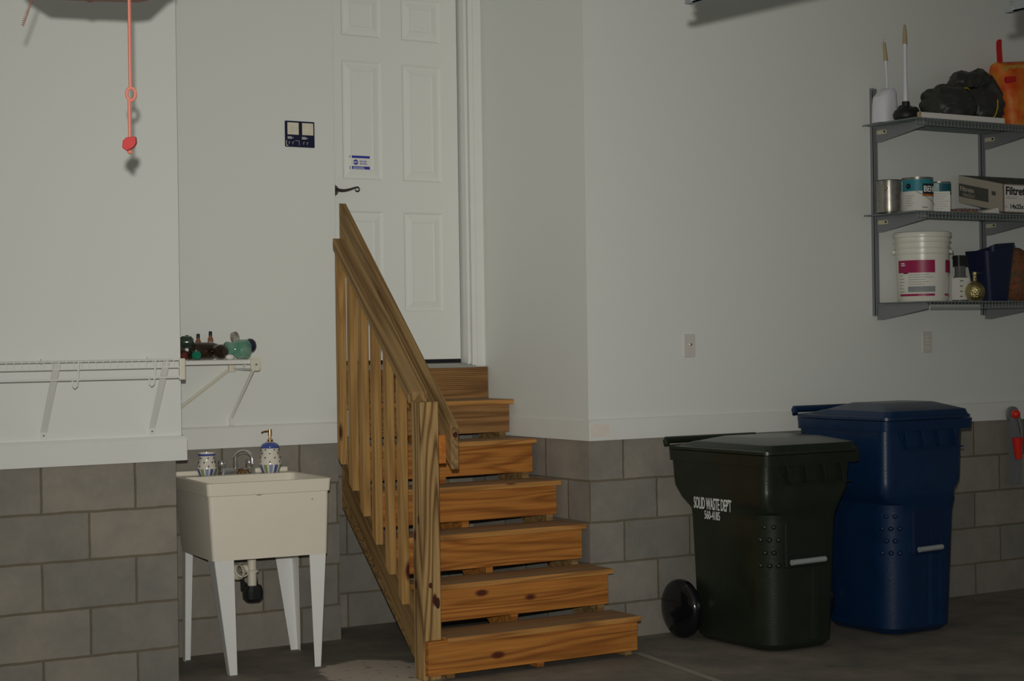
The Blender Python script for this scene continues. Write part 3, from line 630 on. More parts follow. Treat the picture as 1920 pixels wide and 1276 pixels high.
# faucet
fc = empty('faucet', (3.25, 7.79, RZ+.0225)); tag(fc, 'chrome two-handle faucet at the back of the cream sink', 'faucet')
ZF = RZ+.001
b = B(); b.rrect([(ZF, 3.165, 3.335, 7.765, 7.812, .02), (ZF+.022, 3.168, 3.332, 7.768, 7.809, .02), (ZF+.028, 3.175, 3.325, 7.774, 7.803, .014)]); b.build('base', CHROME, fc, smooth=True)
for x in (3.180, 3.320):
    b = B(); b.lathe((x, 7.788, ZF+.022), [(.014, 0), (.017, .012), (.019, .032), (.016, .042), (.006, .045)], 18); b.build('knob', CHROME, fc, smooth=True)
b = B(); pts = [(3.25, 7.79, ZF+.02), (3.25, 7.79, ZF+.07)]
for t in range(11):
    a = math.pi*t/10; pts.append((3.25+.033*(1-math.cos(a)), 7.79-.04*(1-math.cos(a))/2*1.2, ZF+.070+.034*math.sin(a)))
pts.append((3.316, 7.742, ZF+.045)); b.tube(pts, [.011]*3+[.0095]*9+[.010, .011][:len(pts)-12], 12); b.build('spout', CHROME, fc, smooth=True)
# ceramics
def dots(c, Rf, zs, parent, n, ph):
    for iz, z in enumerate(zs):
        for k in range(6):
            a = math.radians(ph+60*k+30*(iz % 2)); R_ = Rf(z)
            p = Vector((c[0]+R_*math.cos(a), c[1]+R_*math.sin(a), c[2]+z)); bb = B(); bb.ball(p, .0036, .0036, .0042, 8, 5); bb.build('glaze_dot', NAVYD, parent, smooth=True)
def stripes(c, prof, parent):
    for mm, k0 in ((CBLUE, 0), (CSTR, 1), (CSTR2, 2)):
        for k in range(k0, 12, 3):
            bb = B(); a0, a1 = math.radians(30*k), math.radians(30*k+20); vs = []
            for r, h in prof:
                vs += [(c[0]+(r+.0008)*math.cos(a0), c[1]+(r+.0008)*math.sin(a0), c[2]+h), (c[0]+(r+.0012)*math.cos((a0+a1)/2), c[1]+(r+.0012)*math.sin((a0+a1)/2), c[2]+h), (c[0]+(r+.0008)*math.cos(a1), c[1]+(r+.0008)*math.sin(a1), c[2]+h)]
            bb.add(vs, [(3*i+e, 3*i+e+1, 3*i+e+4, 3*i+e+3) for i in range(len(prof)-1) for e in (0, 1)]); bb.build('glaze_stripe', mm, parent, smooth=True)
c = (3.094, 7.762, RZ+.0012)
b = B(); b.lathe(c, [(.030, 0), (.036, .006), (.044, .026), (.0455, .034), (.043, .046), (.036, .066), (.034, .085), (.038, .098), (.0395, .103), (.0395, .109), (.036, .109), (.035, .098), (.032, .03)], 32)
o = tag(b.build('ceramic_cup', CER, None, smooth=True), 'cream polka dot ceramic cup with blue rim on the left of the sink', 'cup')
b = B(); b.lathe(c, [(.0375, .094), (.0398, .099), (.0402, .104), (.0385, .104)], 32, cap=False); b.build('blue_rim', CBLUE, o, smooth=True)
stripes(c, [(.031, .001), (.036, .006), (.044, .026), (.0452, .033)], o); dots(c, lambda z: .0455-(z-.034)*.20 if z < .07 else .0355, (.046, .064, .084), o, 3, 20)
c = (3.403, 7.728, RZ+.0012)
b = B(); b.lathe(c, [(.034, 0), (.041, .008), (.051, .032), (.053, .042), (.050, .056), (.043, .082), (.040, .104), (.043, .121), (.042, .128), (.036, .137), (.024, .143), (.018, .148)], 32)
o = tag(b.build('soap_dispenser', CER, None, smooth=True), 'tall polka dot soap dispenser with gold pump on the right of the sink', 'soap dispenser')
b = B(); b.lathe(c, [(.0425, .118), (.0445, .122), (.0435, .129), (.037, .1375), (.025, .1437), (.020, .146)], 32, cap=False); b.build('blue_shoulder', CBLUE, o, smooth=True)
stripes(c, [(.035, .001), (.041, .008), (.051, .032), (.0528, .041)], o); dots(c, lambda z: .0535-(z-.042)*.22 if z < .09 else .0420, (.054, .074, .094, .112), o, 5, 5)
b = B(); b.lathe((c[0], c[1], c[2]+.143), [(.014, 0), (.015, .004), (.015, .016), (.007, .022), (.007, .035), (.010, .036), (.010, .065)], 16)
b.tube([(c[0], c[1], c[2]+.199), (c[0]-.035, c[1]-.01, c[2]+.199), (c[0]-.048, c[1]-.014, c[2]+.194)], .0045, 8); b.build('pump', BRASS, o, smooth=True)
# drain
dr = empty('drain_pipe', (3.21, 7.6, .28)); tag(dr, 'white plastic drain pipe with black fitting hanging under the sink', 'pipe')
b = B(); b.lathe((3.225, 7.55, .345), [(.021, 0), (.021, .175)], 18); b.lathe((3.225, 7.55, .420), [(.030, 0), (.031, .008), (.024, .014)], 18); b.build('tail_pipe', PVC, dr, smooth=True)
b = B(); b.lathe((3.165, 7.53, .435), [(.034, 0), (.034, .02), (.029, .022), (.029, .035), (.026, .06)], 22, (.5, .8, 0), cap=False); b.lathe((3.135, 7.52, .430), [(.036, 0), (.038, .014), (.030, .03)], 22, (.9, .5, 0), cap=False)
b.tube([(3.18, 7.56, .44), (3.225, 7.55, .44)], .018, 10); b.build('union_ring', PVC, dr, smooth=True)
b = B(); b.rrect([(.285, 3.198, 3.258, 7.52, 7.58, .02), (.300, 3.185, 3.268, 7.505, 7.59, .026), (.335, 3.183, 3.270, 7.505, 7.59, .026), (.36, 3.192, 3.26, 7.51, 7.585, .02)], 4); b.build('trap_cup', BLACKP, dr)
b = B(); b.prism([(3.183, .335), (3.181, .41), (3.200, .375), (3.218, .36), (3.238, .36), (3.256, .415), (3.270, .335)], 'Y', 7.572, 7.588); b.build('trap_guard', BLACKR, dr)
b = B(); b.box(3.135, 3.29, 7.60, 7.66, .475, .513); b.build('drain_plate', BLACKP, dr, bevel=.006)

# ------------------------------------------------------------------ wheeled carts
def cart(name, label, m, bx0, bx1, ux0, ux1, yf, yb, zr, lidh, bar0, bar1, text=False):
    c = empty(name, ((bx0+bx1)/2, (yf+yb)/2, 0)); tag(c, label, 'bin', 'wheeled carts by the block wall')
    ub = yb
    secs = [(.008, bx0+.035, bx1-.025, yf+.05, yb-.15, .10), (.035, bx0+.010, bx1-.004, yf+.025, yb-.135, .125), (.61, bx0-.004, bx1+.018, yf+.006, yb-.115, .13), (.645, bx0-.006, bx1+.026, yf+.004, yb-.110, .125),
            (.657, bx0-.010, bx1+.032, yf+.001, yb-.105, .065), (.70, ux0, ux1-.045, yf, yb-.06, .05), (.755, ux0, ux1-.005, yf, yb-.008, .05), (.80, ux0, ux1, yf, yb, .05), (zr-.05, ux0-.004, ux1+.005, yf-.006, yb+.004, .05)]
    b = B(); b.cartbody(secs, 8); body = b.build('body', m, c, smooth=True)
    b = B(); x0, x1, y0, y1 = ux0-.02, ux1+.045, yf-.03, yb+.012
    b.rrect([(zr-.052, ux0-.004, ux1+.008, yf-.01, y1-.01, .045), (zr-.05, x0, x1, y0, y1, .045), (zr, x0-.004, x1+.004, y0-.004, y1, .045)], 6); b.build('rim', m, c, smooth=True)
    # lid: lip, bevel, raised plateau, sloping slightly to the hinge
    lx0, lx1, ly0 = x0-.008, x1-.015, y0-.012
    b = B(); b.rrect([(zr+.004, lx0, lx1, ly0, y1, .05), (zr+.018, lx0, lx1, ly0, y1, .05), (zr+.021, lx0+.006, lx1-.006, ly0+.006, y1-.008, .045), (zr+.026, lx0+.05, lx1-.05, ly0+.05, y1-.04, .045)], 6)
    b.rrect([(zr+.018, lx0+.022, lx1-.010, ly0+.008, y1-.03, .04), (zr+.046, lx0+.034, lx1-.018, ly0+.018, y1-.17, .04), (zr+.049, lx0+.042, lx1-.026, ly0+.028, y1-.19, .04), (zr+.026+lidh, lx0+.13, lx1-.09, ly0+.16, y1-.27, .05)], 6)
    lid = b.build('lid', m, c, smooth=True)
    b = B(); b.tube([(lx0+.01, y1+.004, zr+.045), (lx1-.02, y1+.004, zr+.045)], .017, 12); b.tube([(lx0+.005, y1-.01, zr+.02), (lx0+.01, y1+.004, zr+.045)], .016, 8); b.build('hinge_bar', m, c, smooth=True)
    # fins under the rim
    b = B(); fw = ux1-ux0
    for k in range(4):
        x = ux0+.115+k*.115*fw/.56; b.add([(x-.004, y0+.002, zr-.048), (x+.004, y0+.002, zr-.048), (x+.004, yf-.004, zr-.05), (x-.004, yf-.004, zr-.05), (x+.010, yf-.020, zr-.135), (x+.018, yf-.020, zr-.135), (x+.018, yf+.002, zr-.135), (x+.010, yf+.002, zr-.135)],
              [(0, 1, 5, 4), (1, 2, 6, 5), (2, 3, 7, 6), (3, 0, 4, 7), (4, 5, 6, 7), (0, 3, 2, 1)])
    x0f = ux0+.085; x1f = ux1-.03
    b.add([(x0f, yf-.004, zr-.06), (x0f+.055, yf-.022, zr-.142), (x1f, yf-.022, zr-.142), (x1f, yf-.022, zr-.136), (x0f+.052, yf-.022, zr-.136), (x0f+.006, yf-.006, zr-.06), (x0f, yf+.004, zr-.06), (x0f+.055, yf+.004, zr-.142), (x1f, yf+.004, zr-.142)],
          [(0, 1, 4, 5), (1, 2, 3, 4), (0, 6, 7, 1), (1, 7, 8, 2)])
    b.build('lift_rib', m, c)
    for k in range(4):
        x = ux0+.115+k*.115*fw/.56; b = B(); b.tube([(x, yf-.024, zr-.052), (x+.007, yf-.026, zr-.09), (x+.014, yf-.0225, zr-.135)], [.0045, .0035, .0025], 8); b.build('lift_fin', m, c, smooth=True)
    b = B(); b.tube([(x0f, yf-.008, zr-.06), (x0f+.055, yf-.024, zr-.140), (x1f, yf-.024, zr-.140)], .003, 6); b.build('lift_edge', m, c, smooth=True)
    # catch bar over a panel coloured darker for recess shade, flanked by ribs
    b = B(); zb = .425; xm0, xm1 = bx0+bar0, bx0+bar1
    rec = B(); rec.box(xm0-.02, xm1+.03, yf+.002, yf+.02, zb-.03, zb+.19); rec.build('recess_shade', mat(name+'_recess_shade', tuple(q*.6 for q in (.0185, .026, .0165)) if text else (.004, .016, .06), .5), c, bevel=.008)
    b.tube([(xm0, yf-.018, zb), (xm1, yf-.018, zb+.003)], .0135, 12); bar = b.build('catch_bar', GREYBAR, c, smooth=True); bar['label'] = 'grey metal catch bar'
    b = B()
    for x in (xm1-.055, xm1+.012):
        b.prism([(x-.012, yf+.032), (x, yf-.001), (x+.012, yf+.032)], 'Z', .05, .55)
    b.build('front_rib', m, c)
    # raised bumps round the lower corner
    b = B(); cx, cy, R = bx0+.13, yf+.145, .131
    cx, cy, R = bx0+.127, yf+.137, .130
    for row, angs in ((0, (214, 233)), (1, (204, 223.5, 243)), (2, (214, 233)), (3, (204, 223.5, 243))):
        for a in angs:
            t = math.radians(a); z = .590-row*.060; b = B(); b.ball((cx+R*math.cos(t)*.955, cy+R*math.sin(t)*.955, z), .0145, .0145, .0125, 12, 8)
            b.build('grip_bump', m, c, smooth=True)
    # wheels on an axle behind
    yw = yb-.075
    for x0w, x1w in ((bx0-.072, bx0-.004), (bx1-.030, bx1+.022)):
        b = B(); h = x1w-x0w
        b.lathe((x0w, yw, .145), [(.001, -.012), (.03, -.0115), (.07, -.007), (.105, .000), (.128, .010), (.141, .022), (.145, .55*h), (.140, h-.01), (.12, h), (.03, h)], 48, (1, 0, 0)); wl = b.build('wheel', WHEELM, c, smooth=True)
        b = B(); b.lathe((x0w-.009, yw, .145), [(.016, .001), (.014, -.005), (.006, -.007)], 20, (1, 0, 0)); b.build('hub_cap', BLACKP, wl, smooth=True)
    b = B(); b.tube([(bx0-.06, yw, .145), (bx1+.07, yw, .145)], .011, 8); b.build('axle', GREYM, c)
    b = B(); b.box(bx0+.05, bx1-.05, yb-.16, yb-.06, .09, .20); b.build('axle_mount', m, c, bevel=.01)
    return c
g = cart('waste_cart', 'dark green wheeled trash cart lettered SOLID WASTE DEPT beside the stairs', GREENP, 5.262, 5.675, 5.235, 5.775, 6.265, 6.985, .928, .045, .112, .318, True)
flat_text("SOLID WASTE DEP'T", .080, g, WINK, (5.2315, 6.800, .650), (0, -1, 0), (0, 0, 1), sx=.395, off=.0007)
flat_text("560-4185", .058, g, WINK, (5.2485, 6.740, .600), (0, -1, 0), (0, 0, 1), sx=.55, off=.0003)
cart('recycling_cart', 'navy blue wheeled cart standing right of the dark green one', BLUEP, 6.030, 6.455, 5.985, 6.525, 6.262, 6.885, 1.060, .055, .157, .312)

# ------------------------------------------------------------------ wall shelving
su = empty('wall_shelving', (7.5, 7.05, 1.58)); tag(su, 'grey metal wall shelving unit with three wire shelves', 'shelving')
for x, z1 in ((6.672, 2.822), (7.500, 2.822), (8.33, 2.822)):
    b = B(); b.box(x, x+.006, 7.030, YC, 1.584, z1); b.box(x+.020, x+.026, 7.030, YC, 1.584, z1-.004); b.box(x, x+.026, 7.034, 7.040, 1.584, z1-.012); b.build('upright', GREYM, su)
ZSH = [2.612, 2.124, 1.650]; XL = [6.605, 6.605, 6.690]
YS0 = 6.645
for k in range(3):
    z = ZSH[k]; x0 = XL[k]; x1 = 8.5
    b = B()
    for y in (YS0, YS0+.10, YS0+.20, YS0+.30, 7.03): b.tube([(x0, y, z), (x1, y, z)], .003, 5)
    x = x0
    while x < x1: b.tube([(x, 7.045, z+.0035), (x, YS0-.003, z+.0035), (x, YS0-.003, z-.032)], .0017, 4); x += .0254
    b.tube([(x0, YS0, z-.032), (x1, YS0, z-.032)], .003, 5); b.tube([(x0, YS0-.004, z-.014), (x1, YS0-.004, z-.014)], .0015, 4)
    b.tube([(x0, YS0, z), (x0, 7.045, z)], .003, 5)
    b.build('wire_deck', WIREG, su)
    for x in (6.685, 7.513, 8.343):
        b = B(); b.prism([(7.034, z-.005), (7.034, z-.088), (6.99, z-.088), (YS0+.01, z-.034), (YS0+.01, z-.005)], 'X', x-.003, x+.003)
        b.prism([(7.034, z-.005), (7.034, z-.010), (YS0+.01, z-.010), (YS0+.01, z-.005)], 'X', x-.012, x+.012)
        br_ = b.build('shelf_bracket', GREYM, su)
        if k < 2 and x < 8:
            b = B(); b.rrect([(0, 0, .09, 0, .022, .009), (.001, 0, .09, 0, .022, .009)], 4); b.v = [(x-.0031-zz_, 7.018-xx*.85, z-.046+yy) for xx, yy, zz_ in b.v]; tg = b.build('bracket_tag', LABELY, br_)
            b = B(); b.ball((x-.0045, 6.958, z-.034), .0012, .008, .006, 8, 5); b.build('tag_print', INK, tg)
ZD = [z+.0055 for z in ZSH]
CA = -134.0   # direction that looks back at the camera
# --- top shelf
b = B(); b.rrect([(ZD[0], 6.585, 6.715, 6.86, 6.98, .045), (ZD[0]+.10, 6.588, 6.712, 6.862, 6.978, .045), (ZD[0]+.135, 6.59, 6.71, 6.864, 6.976, .045), (ZD[0]+.165, 6.62, 6.71, 6.87, 6.97, .035), (ZD[0]+.185, 6.65, 6.70, 6.885, 6.955, .02)], 6)
o = tag(b.build('toilet_brush_holder', WHP, None, smooth=True), 'white curved toilet brush holder at the left end of the top shelf', 'brush holder')
br0 = B(); br0.tube([(6.663, 6.915, ZD[0]+.15), (6.650, 6.90, 2.84), (6.640, 6.895, 2.92), (6.636, 6.893, 2.955)], [.004, .0045, .006, .008], 10)
o = tag(br0.build('toilet_brush', WHP, None, smooth=True), 'toilet brush with tan grip standing in its white holder', 'brush')
b = B(); b.tube([(6.637, 6.893, 2.948), (6.626, 6.890, 3.02), (6.622, 6.89, 3.045)], [.0125, .0095, .0085], 12); b.build('grip', TAN, o, smooth=True)
b = B(); pts = [(6.620+.009*math.cos(t*.7), 6.89, 3.052+.009*math.sin(t*.7)) for t in range(9)]; b.tube(pts, .0025, 6, True); b.build('hanging_loop', WHP, o, smooth=True)
px, py = 6.672, 6.785
b = B(); b.lathe((px, py, ZD[0]+.10), [(.0125, 0), (.0125, .03), (.0095, .10), (.0085, .25), (.010, .30), (.0115, .315)], 14)
o = tag(b.build('plunger', WHP, None, smooth=True), 'plunger with black rubber cup, white stick and tan grip', 'plunger')
b = B(); b.lathe((px, py, ZD[0]), [(.050, 0), (.066, .012), (.070, .030), (.060, .052), (.030, .068), (.021, .072), (.021, .098), (.018, .100)], 28); b.build('rubber_cup', BLACKR, o, smooth=True)
b = B(); b.lathe((px, py, ZD[0]+.405), [(.013, 0), (.012, .04), (.0085, .085), (.006, .100), (.003, .104)], 14); b.build('grip', TAN, o, smooth=True)
from mathutils import noise as _nz
def blobbag(parts, label, avoid=(), name='trash_bag', m=BAGB):
    bb = B()
    for c_, r_0, sd in parts: bb.ball(c_, r_0[0], r_0[1], r_0[2], 64, 40, .02, sd)
    out = []
    for x, y, z in bb.v:
        p = Vector((x, y, z)); q = p*9+Vector((sd*3.1, 0, 0)); n_ = _nz.noise_vector(q)*.016; f_r = 1-abs(_nz.noise(p*17+Vector((0, sd, 0))))*2; n_ *= 1
        cc = min(parts, key=lambda k: (p-Vector(k[0])).length/max(k[1]))[0]; d = (p-Vector(cc)).normalized()
        p = p+n_+d*(.010*f_r**3+.006*_nz.noise(p*38))
        for ac, ar in avoid:
            e = Vector(((p.x-ac[0])/ar[0], (p.y-ac[1])/ar[1], (p.z-ac[2])/ar[2]))
            if e.length < 1.13: e = e.normalized()*1.13; p = Vector((ac[0]+e.x*ar[0], ac[1]+e.y*ar[1], ac[2]+e.z*ar[2]))
        out.append((p.x, min(p.y, 7.025), max(p.z, ZD[0])))
    bb.v = out
    return tag(bb.build(name, m, None, smooth=True), label, 'bag', 'black bags on the top shelf')
z0 = ZD[0]
blobbag([((6.805, 6.92, z0+.05), (.075, .07, .055), 3)], 'small black bundle behind the plunger on the top shelf')
P1 = [((7.04, 6.83, z0+.090), (.165, .13, .120), 5), ((6.955, 6.87, z0+.150), (.06, .05, .035), 9), ((7.235, 6.82, z0+.09), (.12, .12, .115), 13)]
g1 = blobbag(P1, 'big black plastic bag in the middle of the top shelf')
g2 = blobbag([((7.215, 6.90, z0+.240), (.085, .07, .070), 21), ((7.325, 6.90, z0+.245), (.10, .07, .085), 27), ((7.405, 6.90, z0+.15), (.075, .10, .155), 31)], 'knotted black bag heaped on top of the big one', [(p[0], p[1]) for p in P1])
b = B(); b.tube([(7.275, 6.70, z0+.135), (7.268, 6.695, z0+.09), (7.245, 6.690, z0+.05), (7.215, 6.690, z0+.02)], .0035, 6); b.build('yellow_tie', YTIE, g1)
b = B(); b.tube([(7.10, 6.80, z0+.200), (7.15, 6.80, z0+.204), (7.19, 6.82, z0+.196)], .0038, 6); b.build('yellow_tie', YTIE, g2)
b = B(); b.box(6.648, 7.272, 6.650, 6.664, z0, z0+.028); o = tag(b.build('white_strip', PAPER, None), 'long white flat strip along the front edge of the top shelf', 'strip')
b = B(); b.box(6.635, 6.648, 6.649, 6.665, z0, z0+.028); b.build('tan_end', TAN, o)
b = B(); b.rrect([(z0, 7.475, 7.84, 6.80, 6.98, .05), (z0+.16, 7.462, 7.86, 6.80, 6.99, .06), (z0+.31, 7.44, 7.88, 6.83, 6.97, .05), (z0+.345, 7.44, 7.88, 6.86, 6.95, .03), (z0+.36, 7.45, 7.88, 6.89, 6.92, .012)], 6)
b.v = [(x+.03, y, z+(.02+.10*(x-7.44) if z > z0+.2 else 0)) for x, y, z in b.v]
o = tag(b.build('orange_tote_bag', ORBAG, None, smooth=True), 'orange and yellow tote bag with red handles on the top shelf', 'bag')
b = B(); b.rrect([(0, 7.49, 7.535, 0, .004, .0015), (.12, 7.483, 7.526, 0, .004, .0015), (.150, 7.484, 7.526, 0, .004, .0015), (.163, 7.492, 7.526, 0, .004, .0015), (.168, 7.505, 7.526, 0, .004, .0015)], 2); b.v = [(x, 6.895+y, z0+.345+z) for x, y, z in b.v]; b.build('strap', REDP, o)
b = B(); b.box(7.475, 7.90, 6.835, 6.845, z0+.322, z0+.352); b.v = [(x, y, z+.10*(x-7.44)) for x, y, z in b.v]; b.build('yellow_trim', mat('yellow_band', (.62, .50, .10), .5, col2=(.60, .22, .04), nscale=14), o)
b = B(); b.tube([(7.45, 6.812, z0+.268), (7.53, 6.808, z0+.280)], [.018, .016], 8); b.v = [(x, 6.80+(y-6.80)*.4, z) for x, y, z in b.v]; b.build('strap', REDP, o, smooth=True)
# --- middle shelf
z1 = ZD[1]
def can(name, x, y, R, h, label, m):
    bb = B(); bb.lathe((x, y, z1), [(R-.002, 0), (R+.001, .002), (R+.001, .006), (R-.001, .008), (R-.001, h-.008), (R+.001, h-.006), (R+.001, h), (R-.006, h), (R-.008, h-.006), (.0, h-.006)], 36, cap=False)
    return tag(bb.build(name, m, None, smooth=True), label, 'paint can', 'paint cans on the middle shelf')
o = can('paint_can', 6.605, 6.85, .066, .170, 'bare silver paint can without a label, at the left of the middle shelf', SILV)
b = B(); b.ball((6.605-.057, 6.85-.036, z1+.125), .010, .010, .010, 10, 6); b.build('handle_ear', SILV, o, smooth=True)
b = B(); b.lathe((6.605, 6.85, z1+.168), [(.068, 0), (.068, .004), (.062, .004)], 32, cap=False); b.build('dark_rim', INK, o)
cx, cy, R, h = 6.812, 6.85, .083, .192
o = can('paint_can', cx, cy, R, h, 'paint can with teal over white label and an orange bar, middle of three cans', SILV)
b = B(); b.shell((cx, cy), R, CA-78, CA+88, z1+.012, z1+h-.012, .001, 30); l = b.build('label', PAPER, o)
b = B(); b.shell((cx, cy), R+.001, CA-68, CA+88, z1+h-.075, z1+h-.012, .0006, 30); b.build('teal_band', TEAL, l)
b = B(); b.shell((cx, cy), R+.0016, CA+18, CA+88, z1+h-.092, z1+h-.036, .0006, 14); b.build('brand_panel', INK, l)
b = B(); b.shell((cx, cy), R+.0016, CA+18, CA+88, z1+h-.104, z1+h-.0915, .0006, 14); b.build('orange_band', ORNG, l)
round_text('BEHR', .044, l, WINK, (cx, cy), R+.0026, CA+21, z1+h-.079, sx=.92, off=.0010)
b = B(); b.ball((cx+(R+.001)*math.cos(math.radians(CA-34)), cy+(R+.001)*math.sin(math.radians(CA-34)), z1+h-.048), .013, .013, .015, 14, 8); b.build('dark_swatch', SIGNB, l, smooth=True)
round_strokes(l, INKG, (cx, cy), R+.0012, CA-45, CA-15, z1+.090, 5, .013)
round_strokes(l, INKG, (cx, cy), R+.0012, CA+16, CA+50, z1+.026, 1, .01, .006)
b = B(); pts = [(cx+(R+.006)*math.cos(math.radians(CA+t)), cy+(R+.006)*math.sin(math.radians(CA+t)), z1+.115-(t+5)*.00085) for t in range(-5, 80, 6)]; b.tube(pts, .0014, 5); b.build('wire_handle', GREYM, o)
cx, cy, R, h = 6.985, 6.86, .062, .176
o = can('paint_can', cx, cy, R, h, 'paint can with pale aqua label and a blank paper note, right of the teal one', SILV)
b = B(); b.shell((cx, cy), R, CA-80, CA+90, z1+.012, z1+h-.008, .001, 30); l = b.build('label', AQUA, o)
b = B(); b.shell((cx, cy), R+.001, CA-2, CA+88, z1+.105, z1+h-.010, .0006, 20); b.build('dark_teal_band', TEALD, l)
b = B(); b.shell((cx, cy), R+.001, CA+10, CA+88, z1+.012, z1+.105, .0006, 20); b.build('pale_panel', PAPER, l)
b = B(); b.prism([(0, 0), (.088, 0), (.088, .002), (0, .002)], 'Z', z1+.004, z1+.120); 
ca, sa = math.cos(math.radians(-44)), math.sin(math.radians(-44)); b.v = [(6.900+x*ca-y*sa+.004, 6.828+x*sa+y*ca-.004, z) for x, y, z in b.v]
o = tag(b.build('paper_note', PAPER, None), 'printed white paper sheet standing in front of the aqua paint can', 'paper')
strokes(o, INKG, (6.907, 6.8175, z1+.106), (ca, sa, 0), (0, 0, 1), 7, .075, .0135, .0016)
# box tilted forward: front face and left face both show printing
bx = empty('filter_box', (7.5, 6.85, z1)); tag(bx, 'grey and white air filter carton marked 14x25x1, tilted forward on the middle shelf', 'box')
import math as _m
th_ = _m.atan2(.075, .32)
def TB(x, d, hh):   # x along wall, d depth back from the front face, hh height up the box
    return (7.272+x, 6.672+d*_m.cos(th_)-hh*_m.sin(th_)*0+.0, z1+.010+d*_m.sin(th_)+hh)
W, D, H = .62, .33, .152
b = B(); P = [TB(x, d, hh) for hh in (0, H) for x, d in ((0, 0), (W, 0), (W, D), (0, D))]; b.add(P, [(0, 3, 2, 1), (0, 1, 5, 4), (1, 2, 6, 5), (2, 3, 7, 6), (3, 0, 4, 7)]); b.build('carton', CARD, bx)
b = B(); P = [TB(x, d, hh) for hh in (H-.006, H+.001) for x, d in ((0.004, 0.004), (W, 0.004), (W, D), (0.004, D))]; b.add(P, [(0, 3, 2, 1), (4, 5, 6, 7), (0, 1, 5, 4), (1, 2, 6, 5), (2, 3, 7, 6), (3, 0, 4, 7)])
for k in range(5):
    P = [TB(x, d, hh) for hh in (H, H+.004) for x, d in ((.01+k*.02, .03+k*.06), (W, .03+k*.06), (W, .05+k*.06), (.01+k*.02, .05+k*.06))]; b.add(P, [(0, 3, 2, 1), (4, 5, 6, 7), (0, 1, 5, 4), (1, 2, 6, 5), (2, 3, 7, 6), (3, 0, 4, 7)])
b.build('filter_edge', CARDT, bx)
def sidequad(d0, d1, h0, h1, t, m, name, rnd=False):
    bb = B(); P = [(TB(-t, d, hh)) for d, hh in ((d0, h0), (d1, h0), (d1, h1), (d0, h1))]; Q = [TB(0, d, hh) for d, hh in ((d0, h0), (d1, h0), (d1, h1), (d0, h1))]
    bb.add(P+Q, [(0, 1, 2, 3), (4, 7, 6, 5), (0, 4, 5, 1), (1, 5, 6, 2), (2, 6, 7, 3), (3, 7, 4, 0)]); return bb.build(name, m, bx)
sp_ = sidequad(.105, .328, .035, .108, .001, CARDD, 'side_panel')
sd = Vector((0, -_m.cos(th_), -_m.sin(th_)))
flat_text('Filtrete', .036, sp_, CARD, TB(-.0018, .318, .070), sd, (0, 0, 1), off=.0008)
flat_text('14x25x1', .028, sp_, CARD, TB(-.0018, .300, .042), sd, (0, 0, 1))
b = B(); b.prism([(0, .018), (.030, .018), (.030, .040), (.0, .040)], 'X', 0, .001); b.v = [Vector(TB(-.001, .080-y*1.0, .062+z)) for x, y, z in b.v]; b.build('recycling_mark', CARDD, bx)
b = B(); b.add([TB(.012, -.0012, .004), TB(W, -.0012, .004), TB(W, -.0012, H-.006), TB(.012, -.0012, H-.006)], [(0, 1, 2, 3)]); fp = b.build('front_panel', PAPER, bx)
b = B(); b.add([TB(-.002, -.0014, 0), TB(.012, -.0014, 0), TB(.010, -.0014, H), TB(-.002, -.0014, H)], [(0, 1, 2, 3)]); b.build('torn_edge', CARDR, bx)
flat_text('Filtrete', .062, fp, INK, TB(.020, -.002, .096), (1, 0, 0), (0, 0, 1), off=.0017)
strokes(fp, INKG, TB(.022, -.0016, .082), (1, 0, 0), (0, 0, 1), 2, .09, .008)
strokes(fp, INKG, TB(.014, -.0016, .034), (1, 0, 0), (0, 0, 1), 2, .03, .008)
flat_text('14x25x1', .036, fp, INK, TB(.052, -.002, .020), (1, 0, 0), (0, 0, 1), off=.0008)
b = B(); b.box(6.985, 7.115, 6.700, 6.790, z1, z1+.024); o = tag(b.build('seed_packet', SOIL, None), 'small colourful packet lying beneath the air filter carton', 'packet')
b = B(); b.add([(7.09, 6.66, z1+.001), (7.225, 6.655, z1+.001), (7.232, 6.668, z1+.032), (7.10, 6.70, z1+.010)], [(0, 1, 2, 3)]); b.add([(7.09, 6.662, z1+.0), (7.225, 6.657, z1+.0), (7.232, 6.670, z1+.031), (7.10, 6.702, z1+.009)], [(3, 2, 1, 0)])
tag(b.build('white_card', PAPER, None), 'small white card at the shelf edge before the air filter carton', 'card')
# --- bottom shelf
z2 = ZD[2]
cx, cy = 6.872, 6.880; R = .145
b = B(); b.lathe((cx, cy, z2), [(.132, 0), (.134, .004), (.143, .255), (.149, .257), (.149, .263), (.144, .265), (.1445, .285), (.151, .287), (.151, .293), (.145, .295), (.146, .318), (.153, .320), (.153, .326), (.147, .328), (.148, .345), (.155, .347), (.157, .358), (.154, .372), (.145, .376), (.14, .370), (0, .370)], 48, cap=False)
o = tag(b.build('plastic_pail', PAILW, None, smooth=True), 'large white plastic pail with magenta banded label on the bottom shelf', 'bucket')
def pl(z): return .1345+.0085*(z/.255)
b = B(); b.shell((cx, cy), .1426, CA-62, CA+26, z2+.155, z2+.222, .0012, 24); l = b.build('magenta_label', MAG, o)
for rr__, a0_, a1_, u0, u1 in ((.1426, 56, 85, .155, .222), (.1368, -60, 26, .030, .042), (.1368, 56, 85, .030, .042)): b = B(); b.shell((cx, cy), rr__, CA+a0_, CA+a1_, z2+u0, z2+u1, .0012, 12); b.build('magenta_label', MAG, o)
round_strokes(l, WINK, (cx, cy), .1440, CA-52, CA-36, z2+.203, 2, .010, .005)
round_strokes(o, INKG, (cx, cy), .1402, CA-34, CA+26, z2+.142, 5, .0125, .0026)
b = B(); b.shell((cx, cy), .1372, CA-35, CA+27, z2+.052, z2+.082, .0012, 18); b.build('grey_panel', mat('label_grey', (.33, .36, .36), .6, noise=.4, nscale=180), o)
